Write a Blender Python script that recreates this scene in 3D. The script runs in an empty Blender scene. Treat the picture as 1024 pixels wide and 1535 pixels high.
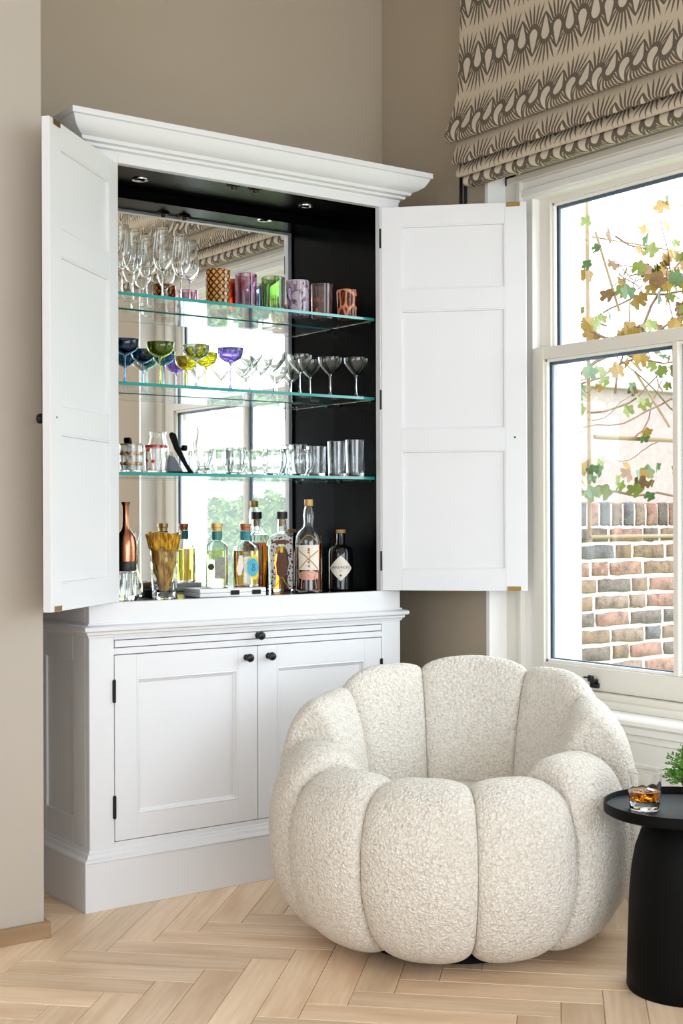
import bpy, bmesh, math, random
from math import sin, cos, pi, sqrt, radians, atan2
from mathutils import Vector, Matrix, noise

random.seed(7)
S = bpy.context.scene
COL = S.collection

# ------------------------------------------------------------------ camera
FPX = 2018.0
TH = math.atan(2795.0 / FPX)                 # angle from the view axis to world +X
F = Vector((cos(TH), sin(TH), 0)); R = Vector((sin(TH), -cos(TH), 0)); U = Vector((0, 0, 1))
roll = 0.0035
Rr = R * cos(roll) - U * sin(roll); Ur = U * cos(roll) + R * sin(roll)
cam_d = bpy.data.cameras.new('camera'); cam = bpy.data.objects.new('camera', cam_d); COL.objects.link(cam)
m = Matrix((Rr, Ur, -F)).transposed().to_4x4(); m.translation = Vector((0, 0, 1.2))
cam.matrix_world = m
cam_d.sensor_fit = 'AUTO'; cam_d.sensor_width = 36.0
cam_d.lens = FPX / 1535.0 * 36.0
cam_d.shift_y = 11.5 / 1535.0
cam_d.clip_start = 0.05; cam_d.clip_end = 200
S.camera = cam

# ------------------------------------------------------------------ world, lights, exposure
SKY = 6.0
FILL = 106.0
RIGHT_FILL = 42.0
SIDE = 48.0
W = bpy.data.worlds.new('overcast_sky'); S.world = W; W.use_nodes = True
wn = W.node_tree.nodes; wl = W.node_tree.links
wn['Background'].inputs['Color'].default_value = (0.87, 0.945, 1.0, 1)
wn['Background'].inputs['Strength'].default_value = SKY

def area(name, loc, direction, sx, sy, power, color=(1, 1, 1), portal=False):
    l = bpy.data.lights.new(name, 'AREA'); l.shape = 'RECTANGLE'; l.size = sx; l.size_y = sy
    l.energy = power; l.color = color
    if portal: l.cycles.is_portal = True
    o = bpy.data.objects.new(name, l); COL.objects.link(o)
    o.location = loc; o.rotation_euler = Vector(direction).to_track_quat('-Z', 'Y').to_euler()
    return o
area('rear_fill_light', (0.7, -2.45, 1.25), (0, 1, 0), 3.2, 1.7, FILL, (0.76, 0.885, 1.0))  # added fill lamp behind the camera; the rear wall has no door
area('right_fill_light', (2.75, -1.0, 1.85), (-0.42, 0.9, -0.10), 1.6, 1.9, RIGHT_FILL, (0.76, 0.885, 1.0))  # added softbox-like lamp floating inside the room, no bay window built
area('left_fill_light', (-2.25, 1.0, 1.6), (1, 0.1, 0), 3.0, 2.0, SIDE, (0.76, 0.885, 1.0))  # added ambient fill from the left, in front of a solid wall
area('sash_window_portal', (3.57, 2.78, 1.45), (-1, 0, 0), 1.8, 1.3, 1, portal=True)
S.view_settings.view_transform = 'Standard'; S.view_settings.look = 'None'
S.view_settings.exposure = 0.2; S.view_settings.gamma = 1.0; S.view_settings.use_curve_mapping = False
try:
    S.cycles.use_denoising = True
    S.cycles.max_bounces = 18; S.cycles.transmission_bounces = 14; S.cycles.glossy_bounces = 8
    S.cycles.transparent_max_bounces = 16; S.cycles.diffuse_bounces = 8
    S.cycles.sample_clamp_indirect = 8.0
except Exception:
    pass

# ------------------------------------------------------------------ materials
def lin(c):
    c = c / 255.0
    return c / 12.92 if c <= 0.04045 else ((c + 0.055) / 1.055) ** 2.4
def rgb(r, g, b): return (lin(r), lin(g), lin(b), 1)

class NT:
    """small node-tree writer"""
    def __init__(s, name):
        s.m = bpy.data.materials.new(name); s.m.use_nodes = True
        s.t = s.m.node_tree; s.b = s.t.nodes['Principled BSDF']; s.out = s.t.nodes['Material Output']
    def n(s, typ, **kw):
        x = s.t.nodes.new(typ)
        for k, v in kw.items(): setattr(x, k, v)
        return x
    def link(s, a, b): s.t.links.new(a, b)
    def set(s, sock, v):
        if hasattr(v, 'links') or isinstance(v, bpy.types.NodeSocket): s.link(v, sock)
        else: sock.default_value = v
    def math(s, op, a, b=None, c=None):
        x = s.n('ShaderNodeMath', operation=op)
        s.set(x.inputs[0], a)
        if b is not None: s.set(x.inputs[1], b)
        if c is not None: s.set(x.inputs[2], c)
        return x.outputs[0]
    def coord(s, which='Object'): return s.n('ShaderNodeTexCoord').outputs[which]
    def mapping(s, vec, scale=(1, 1, 1), loc=(0, 0, 0), rot=(0, 0, 0)):
        x = s.n('ShaderNodeMapping'); s.set(x.inputs['Vector'], vec)
        x.inputs['Scale'].default_value = scale; s.set(x.inputs['Location'], loc); x.inputs['Rotation'].default_value = rot
        return x.outputs[0]
    def noise(s, vec, scale, detail=2.0, rough=0.5):
        x = s.n('ShaderNodeTexNoise'); s.set(x.inputs['Vector'], vec)
        x.inputs['Scale'].default_value = scale; x.inputs['Detail'].default_value = detail; x.inputs['Roughness'].default_value = rough
        return x.outputs['Fac']
    def voronoi(s, vec, scale, feature='F1'):
        x = s.n('ShaderNodeTexVoronoi', feature=feature); s.set(x.inputs['Vector'], vec); x.inputs['Scale'].default_value = scale
        return x.outputs['Distance']
    def ramp(s, fac, stops, interp='LINEAR'):
        x = s.n('ShaderNodeValToRGB'); s.set(x.inputs[0], fac); e = x.color_ramp; e.interpolation = interp
        e.elements[0].position, e.elements[0].color = stops[0][0], stops[0][1]
        e.elements[1].position, e.elements[1].color = stops[-1][0], stops[-1][1]
        for p, c in stops[1:-1]:
            q = e.elements.new(p); q.color = c
        return x.outputs[0]
    def mix(s, fac, a, b, blend='MIX'):
        x = s.n('ShaderNodeMix', data_type='RGBA', blend_type=blend)
        s.set(x.inputs[0], fac); s.set(x.inputs[6], a); s.set(x.inputs[7], b)
        return x.outputs[2]
    def bump(s, h, strength, dist=0.002):
        x = s.n('ShaderNodeBump'); s.link(h, x.inputs['Height']); x.inputs['Strength'].default_value = strength
        x.inputs['Distance'].default_value = dist
        s.link(x.outputs[0], s.b.inputs['Normal'])
    def p(s, **kw):
        for k, v in kw.items(): s.set(s.b.inputs[k.replace('_', ' ')], v)
        return s

MATS = {}
def paint(name, c, rough=0.45, var=0.03, scale=6.0, bump=0.0, spec=0.5, metal=0.0):
    t = NT(name); co = t.coord()
    f = t.noise(co, scale, 3)
    d = tuple(x * (1 - var) for x in c[:3]) + (1,); l = tuple(min(1, x * (1 + var)) for x in c[:3]) + (1,)
    t.p(Base_Color=t.ramp(f, [(0.3, d), (0.7, l)]), Roughness=rough, Metallic=metal)
    t.b.inputs['Specular IOR Level'].default_value = spec
    if bump: t.bump(t.noise(co, 220, 2), bump, 0.001)
    MATS[name] = t.m
    return t.m
def glassy(name, c, rough=0.0, ior=1.45, pattern=None):
    t = NT(name)
    t.p(Base_Color=c, Roughness=rough, IOR=ior, Transmission_Weight=1.0)
    if pattern: pattern(t)
    MATS[name] = t.m
    return t.m

M_wall = paint('greige_wall_paint', rgb(171, 158, 140), 0.85, 0.015, 1.5, 0.05, 0.2)
M_pier = paint('pale_greige_wall_paint', rgb(178, 169, 158), 0.85, 0.015, 1.5, 0.05, 0.2)
M_ceil = paint('white_ceiling_paint', rgb(235, 233, 230), 0.9, 0.01, 1.5)
M_white = paint('white_eggshell_paint', rgb(221, 221, 224), 0.38, 0.008, 3.0, 0.02, 0.4)
M_cream = paint('cream_window_paint', rgb(224, 219, 209), 0.45, 0.01, 3.0)
M_winwhite = paint('white_window_paint', rgb(238, 236, 232), 0.4, 0.01, 3.0)
M_stucco = paint('white_stucco', rgb(236, 235, 232), 0.8, 0.02, 8.0, 0.1)
M_black = paint('black_satin_paint', rgb(4, 4, 4), 0.22, 0.05, 5.0, 0.0, 0.04)
M_iron = paint('black_metal', rgb(14, 14, 15), 0.35, 0.05, 30.0, 0.0, 0.5, 0.3)
M_blackmatte = paint('black_powder_coat', rgb(8, 8, 8), 0.5, 0.05, 60.0, 0.05, 0.1)
M_brass = paint('aged_brass', rgb(150, 120, 70), 0.35, 0.1, 60.0, 0.0, 0.5, 1.0)
M_bronze = paint('dark_bronze', rgb(60, 48, 36), 0.4, 0.2, 60.0, 0.0, 0.5, 0.8)
M_chrome = paint('brushed_chrome', rgb(200, 200, 200), 0.2, 0.03, 60.0, 0.0, 0.5, 1.0)
M_spacer = paint('dark_glazing_spacer', rgb(92, 108, 134), 0.4, 0.03, 20)
M_copper = paint('brushed_copper', rgb(178, 118, 92), 0.25, 0.08, 40.0, 0.0, 0.5, 1.0)
M_cork = paint('cork', rgb(170, 125, 75), 0.8, 0.2, 120)
M_coppercap = paint('copper_cap', rgb(150, 88, 55), 0.4, 0.15, 60, 0, 0.5, 0.5)
M_goldcap = paint('gold_foil_cap', rgb(196, 158, 92), 0.4, 0.1, 60, 0, 0.5, 0.4)
M_blackcap = paint('black_cap', rgb(16, 16, 18), 0.45, 0.1, 60)
M_clear = glassy('clear_glass', (0.97, 0.985, 0.98, 1), 0.0, 1.43)
M_crystal = glassy('cut_crystal', (0.98, 0.99, 0.99, 1), 0.0, 1.5)
M_shelf = glassy('shelf_glass', (0.90, 0.975, 0.96, 1), 0.0, 1.3)
M_edge = paint('teal_glass_edge', rgb(40, 140, 136), 0.12, 0.12, 6.0, 0, 0.8)
M_oakstrip = None

def wood_mat(name, cols, grain=(3, 55, 55), rough=0.45, rnd=True):
    t = NT(name); co = t.coord('Object')
    if rnd:
        r = t.n('ShaderNodeObjectInfo').outputs['Random']
        off = t.n('ShaderNodeCombineXYZ'); t.link(t.math('MULTIPLY', r, 37.0), off.inputs[0]); t.link(t.math('MULTIPLY', r, 11.0), off.inputs[1])
        v = t.n('ShaderNodeVectorMath', operation='ADD'); t.link(co, v.inputs[0]); t.link(off.outputs[0], v.inputs[1]); co = v.outputs[0]
    g = t.noise(t.mapping(co, grain), 1.0, 5, 0.6)
    g2 = t.noise(t.mapping(co, (1.6, 9, 9)), 1.0, 3, 0.55)
    w = t.n('ShaderNodeTexWave', wave_type='BANDS', bands_direction='Y'); t.link(t.mapping(co, (0.5, 9, 9)), w.inputs['Vector'])
    w.inputs['Scale'].default_value = 1.6; w.inputs['Distortion'].default_value = 5.0; w.inputs['Detail'].default_value = 2.0
    c = t.ramp(g2, [(0.3, cols[0]), (0.52, cols[1]), (0.75, cols[2])])
    c = t.mix(t.math('MULTIPLY', t.ramp(g, [(0.42, (0, 0, 0, 1)), (0.62, (1, 1, 1, 1))]), 0.35), c, cols[0])
    c = t.mix(t.math('MULTIPLY', w.outputs['Fac'], 0.14), c, cols[0])
    if rnd:
        hsv = t.n('ShaderNodeHueSaturation'); t.link(c, hsv.inputs['Color'])
        t.link(t.math('MULTIPLY_ADD', r, 0.26, 0.86), hsv.inputs['Value']); c = hsv.outputs[0]
    t.p(Base_Color=c, Roughness=rough); t.b.inputs['Specular IOR Level'].default_value = 0.35
    t.bump(g, 0.08, 0.001)
    MATS[name] = t.m
    return t.m
M_plank = wood_mat('pale_oak_plank', [rgb(206, 174, 141), rgb(234, 208, 178), rgb(242, 220, 194)])
M_oak = wood_mat('oak_skirting', [rgb(140, 112, 84), rgb(168, 138, 106), rgb(180, 150, 118)], rnd=False)
M_wood = wood_mat('walnut', [rgb(84, 52, 30), rgb(120, 76, 44), rgb(140, 92, 56)], rnd=False)
M_pole = wood_mat('weathered_trellis_wood', [rgb(140, 116, 94), rgb(158, 136, 112), rgb(172, 150, 128)], rnd=False, rough=0.8)

def boucle():
    t = NT('cream_boucle'); co = t.coord('Object')
    d = t.n('ShaderNodeTexNoise'); t.link(co, d.inputs['Vector']); d.inputs['Scale'].default_value = 80
    v = t.n('ShaderNodeVectorMath', operation='MULTIPLY_ADD'); t.link(d.outputs['Color'], v.inputs[0]); v.inputs[1].default_value = (.012, .012, .012); t.link(co, v.inputs[2])
    v1 = t.voronoi(v.outputs[0], 125); n2 = t.noise(v.outputs[0], 240, 2, 0.6); n1 = t.noise(co, 70, 2)
    h = t.math('ADD', t.math('MULTIPLY', t.math('SUBTRACT', 1.0, v1), 0.7), t.math('ADD', t.math('MULTIPLY', n2, 0.6), t.math('MULTIPLY', n1, 0.5)))
    c = t.ramp(t.math('MULTIPLY', h, 0.6), [(0.30, rgb(208, 198, 184)), (0.60, rgb(233, 227, 218)), (0.85, rgb(242, 238, 232))])
    t.p(Base_Color=c, Roughness=0.95); t.b.inputs['Specular IOR Level'].default_value = 0.1
    t.b.inputs['Sheen Weight'].default_value = 0.2; t.b.inputs['Sheen Roughness'].default_value = 0.6
    t.bump(h, 0.9, 0.008)
    return t.m
M_boucle = boucle()

def pane_mat():
    t = NT('window_pane'); tr = t.n('ShaderNodeBsdfTransparent'); gl = t.n('ShaderNodeBsdfGlossy'); gl.inputs['Roughness'].default_value = 0.0
    tr.inputs['Color'].default_value = (0.96, 0.975, 0.975, 1)
    lw = t.n('ShaderNodeLayerWeight'); lw.inputs['Blend'].default_value = 0.5
    fac = t.math('MULTIPLY_ADD', t.math('POWER', lw.outputs['Facing'], 5.0), 0.7, 0.03)
    mx = t.n('ShaderNodeMixShader'); t.link(fac, mx.inputs[0]); t.link(tr.outputs[0], mx.inputs[1]); t.link(gl.outputs[0], mx.inputs[2])
    t.link(mx.outputs[0], t.out.inputs[0]); return t.m
M_pane = pane_mat()
def mirror_mat():
    t = NT('mirror_silvering'); t.p(Base_Color=(0.93, 0.945, 0.94, 1), Metallic=1.0, Roughness=0.0); return t.m
M_mirror = mirror_mat()

# ------------------------------------------------------------------ mesh builder
class MB:
    def __init__(s): s.v = []; s.f = []; s.uv = None
    def add(s, vs, fs):
        o = len(s.v); s.v += [tuple(p) for p in vs]; s.f += [tuple(i + o for i in f) for f in fs]; return s
    def box(s, x0, x1, y0, y1, z0, z1, T=None):
        vs = [Vector((x, y, z)) for z in (z0, z1) for y in (y0, y1) for x in (x0, x1)]
        if T is not None: vs = [T @ p for p in vs]
        return s.add(vs, [(0, 2, 3, 1), (4, 5, 7, 6), (0, 1, 5, 4), (2, 6, 7, 3), (0, 4, 6, 2), (1, 3, 7, 5)])
    def loft(s, rings, cap0=True, cap1=True):
        n = len(rings[0]); o = len(s.v); fs = []
        for r in rings: s.v += [tuple(p) for p in r]
        for i in range(len(rings) - 1):
            for j in range(n):
                a = o + i * n + j; b = o + i * n + (j + 1) % n
                fs.append((a, b, b + n, a + n))
        if cap0: fs.append(tuple(o + j for j in reversed(range(n))))
        if cap1: fs.append(tuple(o + (len(rings) - 1) * n + j for j in range(n)))
        s.f += fs; return s
    def lathe(s, prof, seg=32, mod=None, c=(0, 0, 0)):
        o = len(s.v); idx = []
        for r, z in prof:
            if r < 1e-6: idx.append([len(s.v)]); s.v.append((c[0], c[1], c[2] + z))
            else:
                row = []
                for j in range(seg):
                    a = 2 * pi * j / seg; rr = r * (mod(a, z) if mod else 1)
                    row.append(len(s.v)); s.v.append((c[0] + rr * cos(a), c[1] + rr * sin(a), c[2] + z))
                idx.append(row)
        for i in range(len(idx) - 1):
            A, B = idx[i], idx[i + 1]
            if len(A) == 1 and len(B) == 1: continue
            for j in range(seg):
                k = (j + 1) % seg
                if len(A) == 1: s.f.append((A[0], B[k], B[j]))
                elif len(B) == 1: s.f.append((A[j], A[k], B[0]))
                else: s.f.append((A[j], A[k], B[k], B[j]))
        return s
    def tube(s, pts, r, seg=8, closed=False):
        pts = [Vector(p) for p in pts]; n = len(pts); rings = []
        rr = r if isinstance(r, (list, tuple)) else [r] * n
        for i, p in enumerate(pts):
            d = (pts[min(i + 1, n - 1)] - pts[max(i - 1, 0)]).normalized()
            a = d.orthogonal() if abs(d.z) > 0.9 else d.cross(Vector((0, 0, 1)))
            a.normalize(); b = d.cross(a)
            rings.append([p + (a * cos(2 * pi * j / seg) + b * sin(2 * pi * j / seg)) * rr[i] for j in range(seg)])
        return s.loft(rings)
    def prism(s, poly, y0, y1):
        """poly in (x,z), extruded along y"""
        return s.loft([[(x, y0, z) for x, z in poly], [(x, y1, z) for x, z in poly]])
    def build(s, name, mat, parent=None, smooth=35, bevel=0, shift=True, seg=1):
        me = bpy.data.meshes.new(name)
        off = parent_loc(parent) if (parent is not None and shift) else Vector((0, 0, 0))
        me.from_pydata([tuple(Vector(p) - off) for p in s.v], [], s.f)
        bm = bmesh.new(); bm.from_mesh(me)
        bmesh.ops.recalc_face_normals(bm, faces=bm.faces)
        if bevel:
            es = [e for e in bm.edges if len(e.link_faces) == 2 and e.calc_face_angle(0) > 0.6]
            bmesh.ops.bevel(bm, geom=es, offset=bevel, segments=seg, affect='EDGES', clamp_overlap=True)
        bm.to_mesh(me); bm.free()
        if smooth is not None:
            me.shade_smooth(); me.set_sharp_from_angle(angle=radians(smooth))
        if mat: me.materials.append(mat)
        o = bpy.data.objects.new(name, me); COL.objects.link(o)
        if parent is not None: o.parent = parent
        return o

def parent_loc(p):
    v = Vector((0, 0, 0))
    while p is not None: v += p.location; p = p.parent
    return v
def tag(o, label=None, cat=None, group=None, kind=None):
    if label: o['label'] = label
    if cat: o['category'] = cat
    if group: o['group'] = group
    if kind: o['kind'] = kind
    return o
def empty(name, loc, rz=0.0, label=None, cat=None, group=None, kind=None):
    o = bpy.data.objects.new(name, None); COL.objects.link(o); o.location = loc; o.rotation_euler = (0, 0, rz); o.empty_display_size = 0.05
    return tag(o, label, cat, group, kind)
def copy_tree(o, parent=None):
    c = o.copy(); COL.objects.link(c); c.parent = parent
    for ch in list(o.children): copy_tree(ch, c)
    return c
def rect_ring(rect, prof, y):
    """frame moulding in an XZ rectangle: prof = [(inset, depth)...] depth along +y"""
    x0, x1, z0, z1 = rect; mb = MB(); rings = []
    for i, d in prof:
        rings.append([(x0 + i, y + d, z0 + i), (x1 - i, y + d, z0 + i), (x1 - i, y + d, z1 - i), (x0 + i, y + d, z1 - i)])
    n = len(rings)
    for r in rings: mb.v += r
    for k in range(n):
        a, b = k * 4, ((k + 1) % n) * 4
        for j in range(4): mb.f.append((a + j, a + (j + 1) % 4, b + (j + 1) % 4, b + j))
    return mb
def sweep3(X0, X1, Yf, Yb, prof):
    """moulding mitred round the left side, the front and the right side; prof = [(outset, z)...] closed"""
    mb = MB(); n = len(prof)
    st = [lambda o: (X0 - o, Yb), lambda o: (X0 - o, Yf - o), lambda o: (X1 + o, Yf - o), lambda o: (X1 + o, Yb)]
    return mb.loft([[(*s_(o), z) for o, z in prof] for s_ in st])

# ------------------------------------------------------------------ room shell
WX = 3.25; WY = 4.2175; CEIL = 3.45
floor = MB().box(-2.3, 3.56, -2.6, 4.5, -0.06, -0.006).build('floor', M_plank, smooth=None); tag(floor, kind='structure')
# herringbone of planks: u runs along +45 degrees, v along -45 degrees
PW, PL = 0.1043, 0.5215
def plank_mesh():
    g = 0.0007; c = 0.0014; a, b = PL / 2 - g, PW / 2 - g
    mb = MB()
    mb.loft([[(sx * (a - i), sy * (b - i), z) for sx, sy in ((-1, -1), (1, -1), (1, 1), (-1, 1))] for i, z in ((0, -0.006), (0, -c), (c, 0.0))], cap0=False)
    me = bpy.data.meshes.new('plank'); me.from_pydata(mb.v, [], mb.f); me.materials.append(M_plank); return me
pm = plank_mesh(); q2 = sqrt(0.5)
u0, v0 = 3.388, -1.459
cands = []
for i in range(-60, 60):
    for j in range(-14, 14):
        a = u0 + i * PW + j * PL; b = v0 + i * PW - j * PL
        cands.append((a + PW / 2, b + PL / 2, 1))                              # along v
        cands.append((a + PW - PL / 2, b + PL + PW / 2, 0))                    # along u
planks = []
for cu, cv, k in cands:
    x, y = (cu + cv) * q2, (cu - cv) * q2
    if -0.25 < x < 3.36 and 0.25 < y < 4.35:
        planks.append((abs(x - 2.0) + abs(y - 3.0), x, y, k))
planks.sort()
for _, x, y, k in planks[:300]:
    o = bpy.data.objects.new('plank', pm); COL.objects.link(o); o.parent = floor
    o.location = (x, y, 0); o.rotation_euler = (0, 0, radians(-45 if k else 45))

tag(MB().box(-2.3, 3.56, -2.6, 4.5, CEIL, CEIL + 0.1).build('ceiling', M_ceil, smooth=None), kind='structure')
tag(MB().box(-2.3, 3.56, WY, WY + 0.3, -0.06, CEIL).build('wall_back', M_wall, smooth=None), kind='structure')
tag(MB().box(-2.3, 1.575, 3.652, WY, -0.06, CEIL).build('wall_left', M_pier, smooth=None, bevel=0.003), kind='structure')
tag(MB().box(-2.4, -2.3, -2.6, 4.5, -0.06, CEIL).build('wall_side', M_ceil, smooth=None), kind='structure')
rw = MB()
rw.box(-2.3, 3.56, -2.6, -2.5, -0.06, CEIL)
tag(rw.build('wall_rear', M_ceil, smooth=None), kind='structure')
OY0, OY1 = 1.96, 3.60; OZ0, OZ1 = 0.56, 2.80
r = MB()
r.box(WX, 3.55, OY1, WY + 0.3, -0.06, CEIL)
r.box(WX, 3.55, -2.6, OY0, -0.06, CEIL)
r.box(WX, 3.55, OY0, OY1, OZ1, CEIL)
r.box(3.238, 3.55, OY0, OY1, -0.06, OZ0 - 0.03)
tag(r.build('wall_right', M_wall, smooth=None), kind='structure')
# skirtings
b = MB().box(-2.3, 1.588, 3.632, 3.652, 0, 0.046).box(1.575, 1.588, 3.652, 3.9, 0, 0.046).build('baseboard_left', M_oak, smooth=None, bevel=0.0015); tag(b, kind='structure')
b = MB().box(3.222, 3.238, OY0, OY1, 0, 0.13).box(3.216, 3.238, OY0, OY1, 0, 0.10).box(3.234, WX, OY1, WY, 0, 0.13).box(3.234, WX, 0.55, OY0, 0, 0.13).build('baseboard_right', M_white, smooth=None, bevel=0.002); tag(b, kind='structure')

# ------------------------------------------------------------------ sash window
win = empty('window_1', (3.34, 2.78, OZ0), kind='structure')
tag(win, 'cream timber sash window with a single glazing bar in its lower sash')
def wb(name, mat, *boxes, bevel=0.002, parent=win):
    mb = MB()
    for b_ in boxes: mb.box(*b_)
    return mb.build(name, mat, parent, smooth=None, bevel=bevel)
YC = 2.78
def sym(x0, x1, d0, d1, z0, z1): return (x0, x1, YC + d0, YC + d1, z0, z1), (x0, x1, YC - d1, YC - d0, z0, z1)
for s_ in (0, 1):
    wb('reveal', M_winwhite, sym(WX - 0.002, 3.36, 0.815, 0.835, OZ0 - 0.01, OZ1 + .02)[s_])
    wb('box_lining', M_cream, sym(3.33, 3.52, 0.757, 0.816, OZ0, 2.62)[s_])
    wb('staff_bead', M_cream, sym(3.325, 3.36, 0.735, 0.754, OZ0, 2.62)[s_])
    wb('parting_bead', M_winwhite, sym(3.345, 3.372, 0.690, 0.736, OZ0, 2.62)[s_], sym(3.37, 3.41, 0.694, 0.72, 1.6, 2.62)[s_])
    wb('outer_lining', M_winwhite, sym(3.40, 3.55, 0.672, 0.76, OZ0, 2.62)[s_])
wb('head_board', M_cream, (3.33, 3.5, OY0, OY1, 2.40, OZ1), (3.322, 3.335, OY0 + .02, OY1 - .02, 2.40, 2.425))
wb('head_bead', M_winwhite, (3.34, 3.5, OY0 + .04, OY1 - .04, 2.335, 2.40), (3.332, 3.345, OY0 + .05, OY1 - .05, 2.345, 2.372))
def sash(name, x0, x1, hw, z0, z1, st, top, bot, bar=None):
    o = wb(name, M_cream, (x0, x1, YC + hw - st, YC + hw, z0, z1), (x0, x1, YC - hw, YC - hw + st, z0, z1),
           (x0, x1, YC - hw + st, YC + hw - st, z0, z0 + bot), (x0, x1, YC - hw + st, YC + hw - st, z1 - top, z1))
    xm = (x0 + x1) / 2 + 0.004; g0, g1 = YC - hw + st, YC + hw - st
    # stepped ovolo round the glass
    bb = [(x0 + .010, xm, g0, g0 + .010, z0 + bot, z1 - top), (x0 + .010, xm, g1 - .010, g1, z0 + bot, z1 - top), (x0 + .010, xm, g0, g1, z0 + bot, z0 + bot + .01), (x0 + .010, xm, g0, g1, z1 - top - .01, z1 - top)]
    wb('glazing_moulding', M_winwhite, *bb, parent=o, bevel=0.0015)
    cells = [(g0, g1)] if bar is None else [(g0, bar - .011), (bar + .011, g1)]
    if bar is not None: wb('glazing_bar', M_cream, (x0 + .002, x1, bar - .011, bar + .011, z0 + bot, z1 - top), parent=o)
    for a, b_ in cells:
        wb('pane', M_pane, (xm, xm + .004, a, b_, z0 + bot, z1 - top), parent=o, bevel=0)
        k = .019
        wb('spacer', M_spacer, (xm + .004, xm + .012, a, a + k, z0 + bot, z1 - top), (xm + .004, xm + .012, b_ - k, b_, z0 + bot, z1 - top), (xm + .004, xm + .012, a, b_, z0 + bot, z0 + bot + .014), (xm + .004, xm + .012, a, b_, z1 - top - .02, z1 - top), parent=o, bevel=0)
    return o
low = sash('lower_sash', 3.340, 3.378, 0.69, 0.622, 1.802, 0.056, 0.042, 0.078, bar=2.828)
up = sash('upper_sash', 3.383, 3.420, 0.694, 1.765, 2.345, 0.055, 0.03, 0.035)
wb('stool_step', M_cream, (3.318, 3.5, OY0, OY1, 0.572, 0.620), (3.306, 3.5, OY0, OY1, 0.572, 0.598))
wb('window_board', M_winwhite, (3.197, 3.5, OY0 - .05, OY1 + .05, 0.548, 0.572), bevel=0.006)
wb('board_moulding', M_winwhite, (3.212, 3.25, OY0 - .04, OY1 + .04, 0.520, 0.548), (3.224, 3.25, OY0 - .035, OY1 + .035, 0.495, 0.522), bevel=0.004)
wb('apron_panel', M_winwhite, (3.232, 3.25, OY0, OY1, 0.10, 0.497), (3.226, 3.25, OY0, OY1, 0.41, 0.43), bevel=0.003)
# black sash lift
lift = MB().box(3.330, 3.3405, 3.150, 3.190, 0.632, 0.650).box(3.318, 3.3405, 3.156, 3.180, 0.650, 0.662).box(3.306, 3.322, 3.158, 3.178, 0.655, 0.676).box(3.312, 3.318, 3.176, 3.204, 0.664, 0.670)
lift.build('sash_lift', M_iron, win, bevel=0.003)
# rendered outside reveal with a small capital
ext = MB().box(3.42, 3.556, 3.438, 3.66, -0.3, 3.2).build('trim_1', M_stucco, smooth=None, bevel=0.004); tag(ext, kind='structure')
for z0, z1, o_ in ((1.755, 1.80, .012), (1.71, 1.755, .006), (1.655, 1.668, .008)):
    MB().box(3.425, 3.48, 3.438 - o_, 3.44, z0, z1).build('capital_moulding', M_stucco, ext, bevel=0.003)
ext2 = MB().box(3.42, 3.556, 1.90, 2.118, -0.3, 3.2).build('trim_2', M_stucco, smooth=None, bevel=0.004); tag(ext2, kind='structure')
for z0, z1, o_ in ((1.755, 1.80, .012), (1.71, 1.755, .006), (1.655, 1.668, .008)):
    MB().box(3.425, 3.48, 2.118, 2.118 + o_, z0, z1).build('capital_moulding', M_stucco, ext2, bevel=0.003)

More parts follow.
